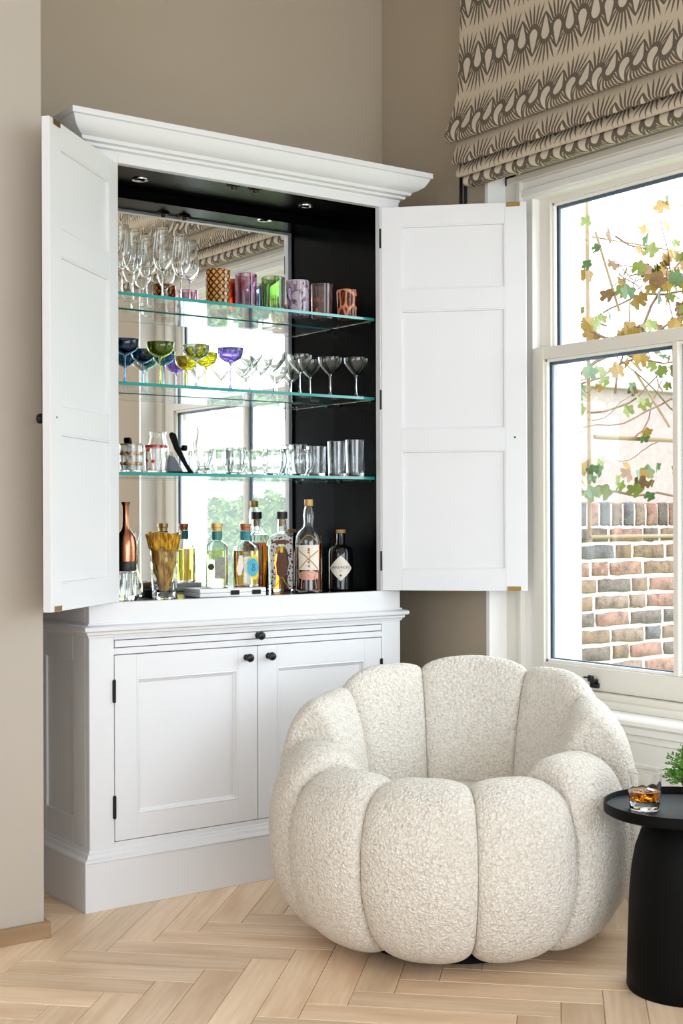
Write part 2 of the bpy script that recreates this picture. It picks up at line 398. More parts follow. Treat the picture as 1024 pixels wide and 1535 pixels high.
# ------------------------------------------------------------------ roman blind
def blind_mat():
    t = NT('palm_print_linen'); uv = t.coord('UV'); sp = t.n('ShaderNodeSeparateXYZ'); t.link(uv, sp.inputs[0]); u, v = sp.outputs[0], sp.outputs[1]
    P, Q = 0.113, 0.236
    def wrap(a, h): return t.math('WRAP', a, h, -h)
    mth = t.math
    x1 = wrap(u, P / 2); y1 = wrap(v, Q / 2); x2 = wrap(mth('ADD', u, P / 2), P / 2); y2 = mth('MULTIPLY', y1, -1.0)
    def drop(x, y, w, hu, hd):
        ax = mth('ABSOLUTE', x)
        yu = mth('DIVIDE', mth('MAXIMUM', y, 0.0), hu)
        wu = mth('SQRT', mth('MAXIMUM', mth('SUBTRACT', 1.0, mth('MULTIPLY', yu, yu)), 0.0))
        yd = mth('DIVIDE', mth('MINIMUM', y, 0.0), hd)
        wd = mth('POWER', mth('MAXIMUM', mth('ADD', 1.0, yd), 0.0), 0.75)
        return mth('LESS_THAN', ax, mth('MULTIPLY', mth('MULTIPLY', wu, wd), w))
    def burst(x, y):
        yy = mth('ADD', y, 0.012)
        rr = mth('SQRT', mth('ADD', mth('MULTIPLY', x, x), mth('MULTIPLY', yy, yy)))
        a = mth('ARCTAN2', x, yy); aa = mth('ABSOLUTE', a)
        tri = mth('ABSOLUTE', mth('WRAP', mth('MULTIPLY', a, 5.0), 0.5, -0.5))             # 0 at spike axis, .5 between
        ln = mth('MINIMUM', 0.126, mth('DIVIDE', 0.0580, mth('MAXIMUM', mth('SINE', mth('MINIMUM', aa, 1.57)), 0.01)))
        wdt = mth('MULTIPLY', mth('SUBTRACT', 1.0, mth('POWER', mth('DIVIDE', rr, ln), 2.6)), 0.40)
        spike = mth('MULTIPLY', mth('LESS_THAN', tri, wdt), mth('LESS_THAN', aa, 1.75))
        bristle = mth('MULTIPLY_ADD', mth('SINE', mth('MULTIPLY', a, 60.0)), 0.0016, 0.031)
        halo = drop(x, y, bristle, 0.042, 0.070)
        return mth('MAXIMUM', spike, halo)
    dark = mth('MAXIMUM', burst(x1, y1), burst(x2, y2))
    light = mth('MAXIMUM', drop(x1, y1, 0.0185, 0.024, 0.060), drop(x2, y2, 0.0185, 0.024, 0.060))
    dk = mth('MULTIPLY', dark, mth('SUBTRACT', 1.0, light))
    wv = t.noise(t.mapping(uv, (900, 900, 1)), 1.0, 1)
    base = t.ramp(wv, [(0.3, rgb(184, 170, 150)), (0.7, rgb(202, 189, 169))])
    c = t.mix(mth('MULTIPLY', light, 0.7), base, rgb(200, 190, 176))
    c = t.mix(dk, c, rgb(102, 93, 81))
    t.p(Base_Color=c, Roughness=0.9); t.b.inputs['Specular IOR Level'].default_value = 0.1
    t.bump(wv, 0.2, 0.0006)
    return t.m
M_blind = blind_mat()
BY0, BY1 = 1.90, 3.66
def cr(pts, n=6):
    out = []
    for i in range(len(pts) - 1):
        p0 = pts[max(i - 1, 0)]; p1 = pts[i]; p2 = pts[i + 1]; p3 = pts[min(i + 2, len(pts) - 1)]
        for k in range(n):
            t = k / n
            out.append(tuple(0.5 * (2 * b + (c - a) * t + (2 * a - 5 * b + 4 * c - d) * t * t + (3 * b - a - 3 * c + d) * t ** 3) for a, b, c, d in zip(p0, p1, p2, p3)))
    out.append(tuple(pts[-1])); return out
def cloth(name, prof, parent, s0, y0, y1, th=0.0035, flare=0.0):
    """strip of fabric: profile in (x,z) extruded along Y, with thickness and UVs in metres"""
    pr = cr(prof, 7); n = len(pr); arc = [s0]
    for i in range(1, n): arc.append(arc[-1] - math.dist(pr[i], pr[i - 1]))
    NY = 24; off = parent_loc(parent); vs = []; uvs = []
    for side in (0, 1):
        for i in range(n):
            a = pr[max(i - 1, 0)]; b_ = pr[min(i + 1, n - 1)]; tx, tz = b_[0] - a[0], b_[1] - a[1]; l = math.hypot(tx, tz) or 1
            nx, nz = -tz / l, tx / l
            for j in range(NY + 1):
                y = y0 + (y1 - y0) * j / NY; e = (1 + sin(y * 9 + pr[i][1] * 5)) * 0.0012
                vs.append((pr[i][0] + nx * th * side + e - off.x, y - off.y, pr[i][1] + nz * th * side - off.z)); uvs.append((y, arc[i]))
    fs = []; L = NY + 1; N = n * L
    for side in (0, 1):
        for i in range(n - 1):
            for j in range(NY):
                a = side * N + i * L + j; q = (a, a + 1, a + L + 1, a + L); fs.append(q if side == 0 else q[::-1])
    for i in range(n - 1):
        for j in (0, NY):
            a = i * L + j; q = (a, a + L, a + L + N, a + N); fs.append(q if j == 0 else q[::-1])
    for j in range(NY):
        for i in (0, n - 1):
            a = i * L + j; fs.append((a, a + N, a + N + 1, a + 1))
    me = bpy.data.meshes.new(name); me.from_pydata(vs, [], fs)
    ul = me.uv_layers.new(name='UVMap')
    for lp in me.loops: ul.data[lp.index].uv = uvs[lp.vertex_index]
    me.shade_smooth(); me.set_sharp_from_angle(angle=radians(50)); me.materials.append(M_blind)
    o = bpy.data.objects.new(name, me); COL.objects.link(o); o.parent = parent
    return o, arc[-1]
bl = empty('roman_blind', (3.2, YC, 2.39), label='beige roman blind with taupe palm print gathered above the sash window', cat='blind')
_, a1 = cloth('fabric_panel', [(3.185, 3.40), (3.178, 3.15), (3.170, 2.90), (3.155, 2.72), (3.118, 2.61), (3.098, 2.565), (3.108, 2.538), (3.135, 2.545), (3.160, 2.585)], bl, 0.82, BY0, BY1)
_, a2 = cloth('fold', [(3.168, 2.60), (3.150, 2.55), (3.132, 2.495), (3.125, 2.470), (3.134, 2.458), (3.152, 2.475)], bl, -0.05, BY0 + .01, BY1 - .008)
_, a3 = cloth('fold', [(3.178, 2.53), (3.160, 2.47), (3.143, 2.440), (3.141, 2.424), (3.152, 2.418), (3.166, 2.436)], bl, 0.01, BY0 + .01, BY1 - .012)
_, a4 = cloth('fold', [(3.190, 2.50), (3.172, 2.44), (3.158, 2.410), (3.160, 2.392), (3.180, 2.386), (3.215, 2.392), (3.225, 2.42)], bl, 0.09, BY0 + .015, BY1 - .03)
MB().box(3.19, 3.249, BY0 + .01, BY1 - .01, 3.36, 3.42).build('headrail', M_winwhite, bl, smooth=None, bevel=.002)
ch = MB()
for yy in (3.737, 3.712): ch.tube([(3.242, yy, 2.9), (3.242, yy, 1.35)], 0.0055, 8)
ch.tube([(3.242, 3.7245 + .0125 * cos(a), 1.35 - .0125 * sin(a)) for a in [pi * k / 8 for k in range(9)]], 0.0055, 8)
ch.tube([(3.242, 3.737, 2.9), (3.242, 3.70, 2.93), (3.242, 3.66, 2.93)], 0.0055, 8)
ch.build('pull_chain', M_iron, bl)

# ------------------------------------------------------------------ drinks cabinet
X0, X1, YF, YB = 1.792, 3.010, 3.810, 4.205
IX0, IX1, YM = 1.862, 2.940, 4.120
DZ, CZ = 0.945, 2.325
cab = empty('drinks_cabinet', (2.401, 4.0, 0), label='tall white panelled drinks cabinet with black mirrored interior and open upper doors', cat='cabinet')
def cb(name, mat, *boxes, bevel=0.0015, parent=cab, smooth=None):
    mb = MB()
    for b_ in boxes: mb.box(*b_)
    return mb.build(name, mat, parent, smooth=smooth, bevel=bevel)
cb('plinth', M_white, (1.766, 3.036, 3.786, YB, 0, 0.156))
sweep3(X0, X1, YF, YB, [(-.02, .150), (.028, .152), (.026, .157), (.015, .163), (.012, .172), (.005, .176), (.004, .182), (-.001, .186), (-.02, .186)]).build('plinth_moulding', M_white, cab)
cb('base_carcass', M_white, (X0 + .02, X1 - .02, YF + .03, YB, 0.14, 0.86), bevel=0)
for x0, x1 in ((X0, 1.876), (2.926, X1)): cb('stile', M_white, (x0, x1, YF, YF + .03, 0.15, 0.86))
cb('bottom_rail', M_white, (1.876, 2.926, YF, YF + .03, 0.15, 0.199))
cb('top_rail', M_white, (1.876, 2.926, YF, YF + .03, 0.782, 0.802), (1.876, 2.926, YF, YF + .03, 0.828, 0.87))
# sunk side panels
for xs, xo in ((X0, X0 + .02), (X1 - .02, X1)):
    pnl = cb('side_frame', M_white, (xs, xo, YF + .03, YF + .12, .15, .86), (xs, xo, YB - .07, YB, .15, .86), (xs, xo, YF + .12, YB - .07, .15, .27), (xs, xo, YF + .12, YB - .07, .76, .86))
    cb('side_panel', M_white, (xs + .007, xo - .002, YF + .12, YB - .07, .27, .76), parent=pnl, bevel=0)
sl = cb('pull_out_slide', M_white, (1.879, 2.923, YF - .001, YF + .2, .8045, .8255))
def knob(parent, x, y, z, s=1.0, d=(0, -1, 0)):
    mb = MB(); mb.lathe([(0, 0), (.0105, 0), (.0105, .003), (.0055, .006), (.0055, .013), (.0095, .016), (.0135, .021), (.0145, .026), (.012, .032), (.006, .035), (0, .0355)], 20)
    q = Vector((0, 0, 1)).rotation_difference(Vector(d)).to_matrix().to_4x4()
    mb.v = [tuple(q @ (Vector(p) * s) + Vector((x, y, z))) for p in mb.v]
    return mb
knob(None, 2.403, YF, .8150).build('knob', M_iron, sl)
sweep3(X0, X1, YF, YB, [(-.02, .838), (.004, .838), (.006, .845), (.012, .848), (.012, .855), (.022, .859), (.024, .864), (.024, .870), (.018, .875), (.006, .877), (.004, .882), (-.02, .884)]).build('waist_moulding', M_white, cab)
cb('deck_rail', M_white, (X0, X1, YF, YF + .028, .86, DZ), (X0, X0 + .02, YF + .028, YB, .86, DZ), (X1 - .02, X1, YF + .028, YB, .86, DZ))
cb('deck', M_black, (X0 + .02, X1 - .02, YF + .028, YB, .90, DZ - .0005), bevel=0)
# lower doors
def lower_door(x0, x1, hinge_left):
    z0, z1 = .2015, .7795; st = .075
    d = cb('door', M_white, (x0, x0 + st, YF, YF + .022, z0, z1), (x1 - st, x1, YF, YF + .022, z0, z1), (x0 + st, x1 - st, YF, YF + .022, z0, z0 + st), (x0 + st, x1 - st, YF, YF + .022, z1 - st, z1), bevel=0.0008)
    R_ = (x0 + st, x1 - st, z0 + st, z1 - st)
    cb('panel', M_white, (R_[0], R_[1], YF + .0105, YF + .018, R_[2], R_[3]), parent=d, bevel=0)
    rect_ring(R_, [(0, .0005), (.004, -.0015), (.007, .0005), (.008, .005), (.014, .008), (.016, .0108), (0, .012)], YF).build('panel_moulding', M_white, d, smooth=20)
    kx = x1 - .043 if hinge_left else x0 + .041
    knob(None, kx, YF, .744).build('knob', M_iron, d)
    hx = x0 - .0015 if hinge_left else x1 + .0015
    for z in (.308, .669):
        h = MB().box(hx - .007, hx + .004, YF - .0035, YF + .004, z - .033, z + .033)
        h.lathe([(0, -.036), (.0045, -.036), (.0045, .036), (0, .036)], 10, c=(hx - .0015, YF - .003, z)); h.build('hinge', M_iron, d)
    return d
lower_door(1.8785, 2.4015, True); lower_door(2.4045, 2.9235, False)
# upper carcass
for x0, x1 in ((X0, 1.8955), (2.9245, X1)): cb('pilaster', M_white, (x0, x1, YF, YF + .028, DZ, 2.37))
cb('frieze_rail', M_white, (1.8955, 2.9245, YF, YF + .028, 2.3155, 2.37))
cb('side_board', M_white, (X0, X0 + .02, YF + .028, YB, DZ, 2.37)); cb('side_board', M_white, (X1 - .02, X1, YF + .028, YB, DZ, 2.37))
cb('interior_lining', M_black, (X0 + .02, IX0, YF + .028, YB, DZ, CZ), bevel=0); cb('interior_lining', M_black, (IX1, X1 - .02, YF + .028, YB, DZ, CZ), bevel=0)
cb('interior_lining', M_black, (X0 + .02, X1 - .02, YF + .028, YB, CZ, CZ + .03), bevel=0)
cb('back_board', M_black, (IX0, IX1, YM + .006, YB, DZ, CZ), (IX0, IX1, YM - .002, YM + .006, 2.291, CZ), bevel=0)
cb('mirror', M_mirror, (IX0, IX1, YM, YM + .006, DZ, 2.29), bevel=0)
cb('top_board', M_white, (X0, X1, YF, YB, 2.355, 2.40), bevel=0)
sweep3(X0, X1, YF, YB, [(-.03, 2.338), (.001, 2.340), (.004, 2.348), (.016, 2.352), (.018, 2.360), (.030, 2.364), (.034, 2.374), (.048, 2.380), (.066, 2.392), (.076, 2.408), (.081, 2.420), (.088, 2.423), (.088, 2.440), (-.03, 2.442)]).build('cornice', M_white, cab, smooth=28)
ZS = (1.925, 1.640, 1.354)
for k, zt in enumerate(ZS):
    sh = cb('glass_shelf', M_shelf, (IX0 + .004, IX1 - .004, 3.8625, 4.1045, zt - .010, zt), bevel=0)
    cb('shelf_edge', M_edge, (IX0 + .004, IX1 - .004, 3.860, 3.8622, zt - .010, zt), parent=sh, bevel=0.0006)
    cb('shelf_edge', M_edge, (IX0 + .004, IX1 - .004, 4.1048, 4.107, zt - .010, zt), parent=sh, bevel=0.0006)
    for xe in (IX0 + .0015, IX1 - .0038): cb('shelf_edge', M_edge, (xe, xe + .0023, 3.8625, 4.1045, zt - .010, zt), parent=sh, bevel=0)
    for x, dx in ((IX0, .012), (IX1 - .012, .012)):
        for y in (3.885, 4.08):
            MB().lathe([(0, 0), (.0035, 0), (.0035, .006), (0, .006)], 12, c=(x + .006, y, zt - .0165)).build('shelf_peg', M_iron, cab)
for x in (2.063, 2.722):
    MB().lathe([(.0, .0), (.018, .0), (.020, -.003), (.027, -.004), (.028, -.001), (.028, .002), (0, .002)], 28, c=(x, 3.985, CZ)).build('downlight', M_chrome, cab)
for x in (2.354, 2.441):
    MB().box(x - .016, x + .016, 3.858, 3.886, CZ - .008, CZ).box(x - .024, x + .024, 3.864, 3.880, CZ - .004, CZ).lathe([(0, -.019), (.007, -.018), (.010, -.012), (.010, -.006), (0, -.006)], 12, c=(x, 3.872, CZ)).build('roller_catch', M_bronze, cab)
# upper doors
def upper_door(hx, hy, ang, sgn):
    d = bpy.data.objects.new('door', None)
    wd, ht, th = 0.513, 1.364, 0.024
    zr = [(0, .076), (.495, .573), (.993, 1.069), (1.294, 1.364)]           # rails
    zp = [(.076, .495), (.573, .993), (1.069, 1.294)]                      # sunk panels
    y0, y1 = (0, th) if sgn > 0 else (-th, 0)
    mb = MB().box(0, .071, y0, y1, 0, ht).box(wd - .075, wd, y0, y1, 0, ht)
    for a, b_ in zr: mb.box(.071, wd - .075, y0, y1, a, b_)
    d = mb.build('door', M_white, None, smooth=None, bevel=0.0012)
    d.parent = cab; d.location = Vector((hx, hy, .9475)) - cab.location; d.rotation_euler = (0, 0, ang)
    def sub(mbx, nm, mt, **kw): return mbx.build(nm, mt, d, shift=False, **kw)
    for a, b_ in zp:
        sub(MB().box(.071, wd - .075, (y0 + y1) / 2 - .004, (y0 + y1) / 2 + .004, a, b_), 'panel', M_white, smooth=None)
        for yy, dr in ((y0, 1), (y1, -1)):
            rg = rect_ring((.071, wd - .075, a, b_), [(0, dr * .0006), (.004, dr * .0012), (.0055, dr * .008), (0, dr * .008)], yy)
            sub(rg, 'panel_bead', M_white, smooth=20)
    for z in (.105, .68, 1.255):
        h = MB().box(-.0075, .002, y0 + .002, y1 - .002, z - .035, z + .035).lathe([(0, -.037), (.005, -.037), (.005, .037), (0, .037)], 10, c=(-.004, y1 + .001 if sgn > 0 else y0 - .001, z))
        sub(h, 'hinge', M_iron)
    vy = y0 if sgn > 0 else y1; e = -1 if sgn > 0 else 1
    for z in (.004, ht - .013):
        sub(MB().box(wd - .07, wd - .022, vy - (.0025 if e < 0 else -.0), vy + (.0025 if e > 0 else 0), z - .003, z + .012), 'latch_plate', M_brass, smooth=None, bevel=.001)
    sub(MB().box(wd - .045, wd - .039, vy - (.0012 if e < 0 else 0), vy + (.0012 if e > 0 else 0), .536, .542), 'screw_hole', M_iron, bevel=.001)
    oy = y1 if sgn > 0 else y0
    sub(knob(None, wd - .042, oy, .536, 1.0, (0, 1 if sgn > 0 else -1, 0)), 'knob', M_iron)
    return d
upper_door(2.9265, 3.806, atan2(-.718, .695), 1)
upper_door(1.8925, 3.806, atan2(-.676, -.737), -1)

# ------------------------------------------------------------------ boucle tub chair
def lobe_prof(h):
    a = [(.28, .030), (.385, .036), (.468, .095), (.518, .20), (.53, .30), (.52, .39), (.478, .475), (.40, .512), (.31, .500), (.245, .44), (.215, .36), (.20, .30)]
    b_ = [(.28, .030), (.385, .036), (.468, .095), (.518, .20), (.532, .33), (.530, .50), (.502, .66), (.452, .756), (.398, .745), (.352, .62), (.325, .47), (.30, .32)]
    pts = [tuple(p + (q - p) * h for p, q in zip(i, j)) for i, j in zip(a, b_)]
    return cr(pts, 9)
chair = empty('tub_chair', (F * 3.90 + R * 0.317).to_tuple(), label='round cream boucle swivel armchair with fat stitched segments in front of the cabinet', cat='armchair')
cf = radians(15.0)
fd = -F * cos(cf) - R * sin(cf)                                   # direction the chair faces
chair.rotation_euler = (0, 0, atan2(fd.y, fd.x) + pi / 2)
HL = {0: 0.02, 1: 0.02, 9: 0.02, 2: 0.20, 8: 0.20, 3: 0.62, 7: 0.62, 4: 0.90, 6: 0.90, 5: 1.0}
LB = [(0, 18.0), (34.5, 16.5), (67, 16.0), (100.5, 17.5), (137.35, 19.35), (180, 23.3)]      # segment centre and half width, degrees
for k in range(10):
    NU = 30; q_ = min(k, 10 - k); sg = 1 if k <= 5 else -1
    ph0 = radians(sg * LB[q_][0]); hw = radians(LB[q_][1]); mb = MB(); rows = []
    for j in range(-1, NU + 2):
        jj = min(max(j, 0), NU); u_ = -1 + 2 * jj / NU; u_ = sin(u_ * pi / 2)
        nb_ = HL[(k + (1 if u_ > 0 else -1)) % 10]
        kn = (k + (1 if u_ > 0 else -1)) % 10; fq = {(4, 5): .46, (3, 4): .46, (2, 3): 0.0, (1, 2): 0.0}.get(tuple(sorted((q_, min(kn, 10 - kn)))), 0)
        h_ = HL[k] + fq * (nb_ - HL[k]) * abs(u_) ** 1.4                 # heights run on towards the neighbour
        pr = lobe_prof(h_); n = len(pr); nor = []
        for i in range(n):
            a = pr[max(i - 1, 0)]; c = pr[min(i + 1, n - 1)]; tx, tz = c[0] - a[0], c[1] - a[1]; l = math.hypot(tx, tz); nor.append((tz / l, -tx / l))
        D = 0.037; dd = D * (1 - sqrt(max(0.0, 1 - abs(u_) ** 2.8)))
        ph = ph0 + hw * u_
        row = []
        for i in range(n):
            r_, z_ = pr[i]; nx, nz = nor[i]
            r2, z2 = r_ - nx * dd, max(z_ - nz * dd, .028)
            if j != jj: r2, z2 = r2 * .55 + .38 * .45, z2 * .55 + .3 * .45
            row.append((r2 * sin(ph), -r2 * cos(ph), z2))
        rows.append(row)
    o0 = 0
    for row in rows: mb.v += row
    for a in range(len(rows) - 1):
        for i in range(n - 1): mb.f.append((a * n + i, a * n + i + 1, (a + 1) * n + i + 1, (a + 1) * n + i))
    mb.build('channel', M_boucle, chair, smooth=80, shift=False)
MB().lathe([(0, .30), (.30, .30), (.345, .33), (.35, .36), (.32, .385), (.2, .395), (0, .397)], 48).build('seat_cushion', M_boucle, chair, smooth=80, shift=False)
MB().lathe([(0, 0), (.27, 0), (.27, .02), (.25, .03), (0, .03)], 48).build('swivel_base', M_blackmatte, chair, shift=False)

# ------------------------------------------------------------------ side table and what stands on it
tb = empty('side_table', (F * 3.44 + R * 0.876).to_tuple(), label='matt black round tray side table on a domed pedestal beside the boucle chair', cat='table')
MB().lathe([(0, 0), (.146, 0), (.149, .006), (.148, .05), (.1445, .16), (.141, .25), (.135, .31), (.126, .36), (.110, .405), (.095, .430), (.09, .446), (0, .446)], 64).build('pedestal', M_blackmatte, tb, shift=False, smooth=50)
MB().lathe([(0, .446), (.199, .446), (.205, .450), (.2055, .473), (.2035, .475), (.2015, .473), (.2015, .462), (.197, .457), (0, .457)], 72).build('tray', M_blackmatte, tb, shift=False, smooth=50)
M_whisky = glassy('whisky', rgb(214, 128, 28), 0.0, 1.34)
wg = empty('whisky_tumbler', (2.641, 2.338, .4575), label='cut glass tumbler of whisky on the black side table', cat='glass')
def twist(a, z): return 1 + (.012 if z > .03 else .02) * cos(9 * a + z * 60)
MB().lathe([(0, 0), (.036, 0), (.0385, .004), (.0415, .05), (.0425, .096), (.0412, .0965), (.0395, .05), (.037, .026), (.034, .0215), (0, .0205)], 72, mod=twist).build('glass', M_crystal, wg, shift=False, smooth=25)
MB().lathe([(0, .0215), (.033, .0225), (.0362, .028), (.0376, .046), (.0376, .047), (0, .047)], 48).build('whisky', M_whisky, wg, shift=False)
ice = MB()
for (x, y, z, a) in ((.008, -.01, .040, .4), (-.013, .008, .038, 1.1)):
    T = Matrix.Translation((x, y, z)) @ Matrix.Rotation(a, 4, 'Z') @ Matrix.Rotation(.3, 4, 'X'); ice.box(-.011, .011, -.011, .011, -.011, .011, T)
ice.build('ice', M_crystal, wg, shift=False, bevel=.002)
pp = empty('potted_herb', (2.714, 2.196, .4575), label='bushy green herb in a dark clay pot on the side table', cat='plant')
M_pot = paint('dark_clay', rgb(66, 46, 38), 0.7, 0.25, 30, 0.2)
MB().lathe([(0, 0), (.042, 0), (.045, .004), (.060, .072), (.064, .074), (.066, .090), (.060, .091), (.057, .074), (0, .072)], 40).build('pot', M_pot, pp, shift=False)
MB().lathe([(0, .076), (.050, .076), (.0565, .073), (0, .070)], 24).build('soil', paint('soil', rgb(40, 30, 22), 0.95, 0.3, 80), pp, shift=False)
def leafmat(name, cols):
    t = NT(name); f = t.noise(t.coord('Object'), 35, 2); t.p(Base_Color=t.ramp(f, [(0.3, cols[0]), (0.5, cols[1]), (0.7, cols[2])]), Roughness=0.5)
    t.b.inputs['Subsurface Weight'].default_value = 0.0
    return t.m
M_herb = leafmat('herb_leaf', [rgb(52, 98, 28), rgb(84, 138, 40), rgb(126, 176, 62)])
rg = random.Random(3); fo = MB(); stems = MB()
for _ in range(230):
    th = rg.uniform(0, 2 * pi); el = math.asin(rg.uniform(-.15, 1)); L = rg.uniform(.090, .118)
    d = Vector((cos(th) * cos(el), sin(th) * cos(el), sin(el) * .95)); base = Vector((d.x * .028, d.y * .028, .078)); tip = Vector((0, 0, .085)) + d * L
    mid = (base + tip) * .5 + Vector((0, 0, .015)); pts = [base, mid, tip]
    stems.tube(pts, [.0011, .0009, .0005], 4)
    for q in range(16):
        t = .30 + .70 * q / 15; p = (base * (1 - t) ** 2 + mid * 2 * t * (1 - t) + tip * t * t)
        dr = (d + Vector((rg.uniform(-1, 1), rg.uniform(-1, 1), rg.uniform(-.6, 1)))).normalized(); sd = dr.cross(Vector((rg.uniform(-1, 1), rg.uniform(-1, 1), rg.uniform(-1, 1)))).normalized()
        l = rg.uniform(.006, .0105); w = l * .38; nn = dr.cross(sd) * l * .2
        fo.add([p, p + dr * l * .5 + sd * w + nn, p + dr * l, p + dr * l * .5 - sd * w + nn], [(0, 1, 2), (0, 2, 3)])
tag(fo.build('foliage', M_herb, pp, shift=False, smooth=None), kind='stuff')
stems.build('stem', M_herb, pp, shift=False)

# ------------------------------------------------------------------ glassware: top shelf
def colglass(name, pat, ior=1.45):
    t = NT(name); c, op = pat(t)
    t.p(Base_Color=c, Roughness=0.02, IOR=ior, Transmission_Weight=op)
    return t.m
def polar(t):
    """(angle as 0..1, height in m) from object coordinates"""
    sp = t.n('ShaderNodeSeparateXYZ'); t.link(t.coord('Object'), sp.inputs[0])
    return t.math('MULTIPLY_ADD', t.math('ARCTAN2', sp.outputs[1], sp.outputs[0]), 0.15915, 0.5), sp.outputs[2]
def pat_harlequin(t):
    a, z = polar(t); p = t.math('MULTIPLY', a, 12.0); q = t.math('MULTIPLY', z, 42.0)
    e1 = t.math('PINGPONG', t.math('ADD', p, q), 0.5); e2 = t.math('PINGPONG', t.math('SUBTRACT', p, q), 0.5)
    d = t.math('GREATER_THAN', t.math('MINIMUM', e1, e2), 0.17)
    n = t.noise(t.coord('Object'), 150, 2)
    c = t.mix(d, rgb(150, 46, 10), t.ramp(n, [(0.3, rgb(200, 140, 30)), (0.7, rgb(245, 215, 110))]))
    return c, t.math('MULTIPLY_ADD', d, -0.35, 0.85)
def pat_streak(c0, c1, c2, k=9.0, op=0.9):
    def f(t):
        a, z = polar(t); n = t.noise(t.mapping(t.coord('Object'), (1, 1, .18)), 60, 2)
        w = t.math('PINGPONG', t.math('ADD', t.math('MULTIPLY', a, k), t.math('MULTIPLY', n, 0.8)), 0.5)
        return t.ramp(w, [(0.1, c0), (0.28, c1), (0.45, c2)]), op
    return f
def pat_spots(c0, c1, scale=55, op=(0.95, .3), thr=.32):
    def f(t):
        v = t.voronoi(t.mapping(t.coord('Object'), (1, 1, .6), rot=(.5, .3, 0)), scale); d = t.math('LESS_THAN', v, thr)
        return t.mix(d, c0, c1), t.math('MULTIPLY_ADD', d, op[1] - op[0], op[0])
    return f
def pat_swirl(c0, c1, scale=14, op=(.95, .25), thr=0.5):
    def f(t):
        w = t.n('ShaderNodeTexWave'); t.link(t.mapping(t.coord('Object'), (scale, scale, scale * .6), rot=(.6, .2, 0)), w.inputs['Vector']); w.inputs['Scale'].default_value = 1.0; w.inputs['Distortion'].default_value = 6; w.inputs['Detail'].default_value = 1
        d = t.math('GREATER_THAN', w.outputs['Fac'], thr)
        return t.mix(d, c0, c1), t.math('MULTIPLY_ADD', d, op[1] - op[0], op[0])
    return f
def pat_blotch(c0, c1, c2, scale=28, thr=.56, op=(.97, .3), spot=None):
    def f(t):
        co = t.coord('Object'); n = t.noise(t.mapping(co, (1, 1, .7), rot=(.5, .3, 0)), scale, 2); d = t.math('GREATER_THAN', n, thr)
        m2 = t.noise(co, 110, 2); c = t.mix(d, c0, t.mix(m2, c1, c2)); o = t.math('MULTIPLY_ADD', d, op[1] - op[0], op[0])
        if spot:
            s_ = t.math('LESS_THAN', t.voronoi(t.mapping(co, (1, 1, .55)), 52), .25); c = t.mix(s_, c, spot)
        return c, o
    return f
def pat_web(c0, c1, scale=38, op=(.97, .3)):
    def f(t):
        co = t.coord('Object'); v = t.n('ShaderNodeTexVoronoi', feature='DISTANCE_TO_EDGE'); t.link(t.mapping(co, (1, 1, .55), rot=(.2, 0, 0)), v.inputs['Vector']); v.inputs['Scale'].default_value = scale
        d = t.math('LESS_THAN', v.outputs['Distance'], .10)
        return t.mix(d, c0, c1), t.math('MULTIPLY_ADD', d, op[1] - op[0], op[0])
    return f
def tumbler_mesh(mat, r=.040, h=.118, taper=.93, wob=0.0, th=.0028, base=.008):
    def mod(a, z): return 1 + wob * sin(3 * a + 1) * (z / h) + wob * .5 * sin(5 * a)
    mb = MB().lathe([(0, 0), (r * taper * .94, 0), (r * taper, .003), (r * (taper + (1 - taper) * .5), h * .5), (r, h - .001), (r - th * .5, h), (r - th, h - .001), (r * (taper + (1 - taper) * .5) - th, h * .5), (r * taper - th, base + .002), (r * taper - th - .004, base), (0, base)], 48, mod=mod)
    return mb
def put(mb, name, mat, loc, label, cat, group=None, rz=0, smooth=30):
    o = mb.build(name, mat, None, smooth=smooth); o.location = loc; o.rotation_euler = (0, 0, rz)
    return tag(o, label, cat, group)
E_ = .0006
GT = 'coloured art glass tumblers on the top shelf'
tumblers = [
    ('amber glass tumbler with a yellow and red diamond lattice', 2.326, 3.93, .042, .118, pat_harlequin, .0),
    ('dark red streaked glass tumbler behind the purple one', 2.473, 4.062, .036, .118, pat_streak(rgb(150, 30, 10), rgb(206, 80, 24), rgb(226, 130, 60), 9, .97), .0),
    ('purple glass tumbler with a wavy rim beside the amber lattice one', 2.430, 3.92, .037, .114, pat_streak(rgb(168, 104, 140), rgb(214, 176, 198), rgb(240, 226, 234), 7, .97), .05),
    ('clear tumbler with navy blue streaks at the back of the top shelf', 2.575, 4.062, .036, .112, pat_streak(rgb(10, 24, 60), rgb(190, 210, 230), rgb(240, 245, 250), 5), .0),
    ('tumbler with green and clear vertical panels', 2.548, 3.93, .041, .116, pat_streak(rgb(104, 150, 70), rgb(168, 200, 128), rgb(240, 247, 236), 4, .97), .02),
    ('lilac tumbler mottled with white and dark spots', 2.667, 3.955, .0415, .120, pat_blotch(rgb(206, 184, 206), rgb(190, 166, 188), rgb(232, 224, 234), 60, .46, (.9, .45), rgb(96, 66, 90)), .0),
    ('pink glass tumbler with orange patches', 2.772, 3.955, .040, .118, pat_blotch(rgb(242, 218, 218), rgb(226, 120, 40), rgb(224, 150, 120), 24, .62, (.98, .5)), .0),
    ('small brown tumbler with orange marbled veins at the end of the row', 2.848, 3.905, .037, .098, pat_web(rgb(186, 120, 96), rgb(224, 146, 104), 34), .03)]
for lb, x, y, r_, h_, pt, wb_ in tumblers:
    put(tumbler_mesh(None, r_, h_, .95, wb_), 'tumbler', colglass('art_glass', pt), (x, y, ZS[0] + E_), lb, 'tumbler', GT, rz=-.6 + x)
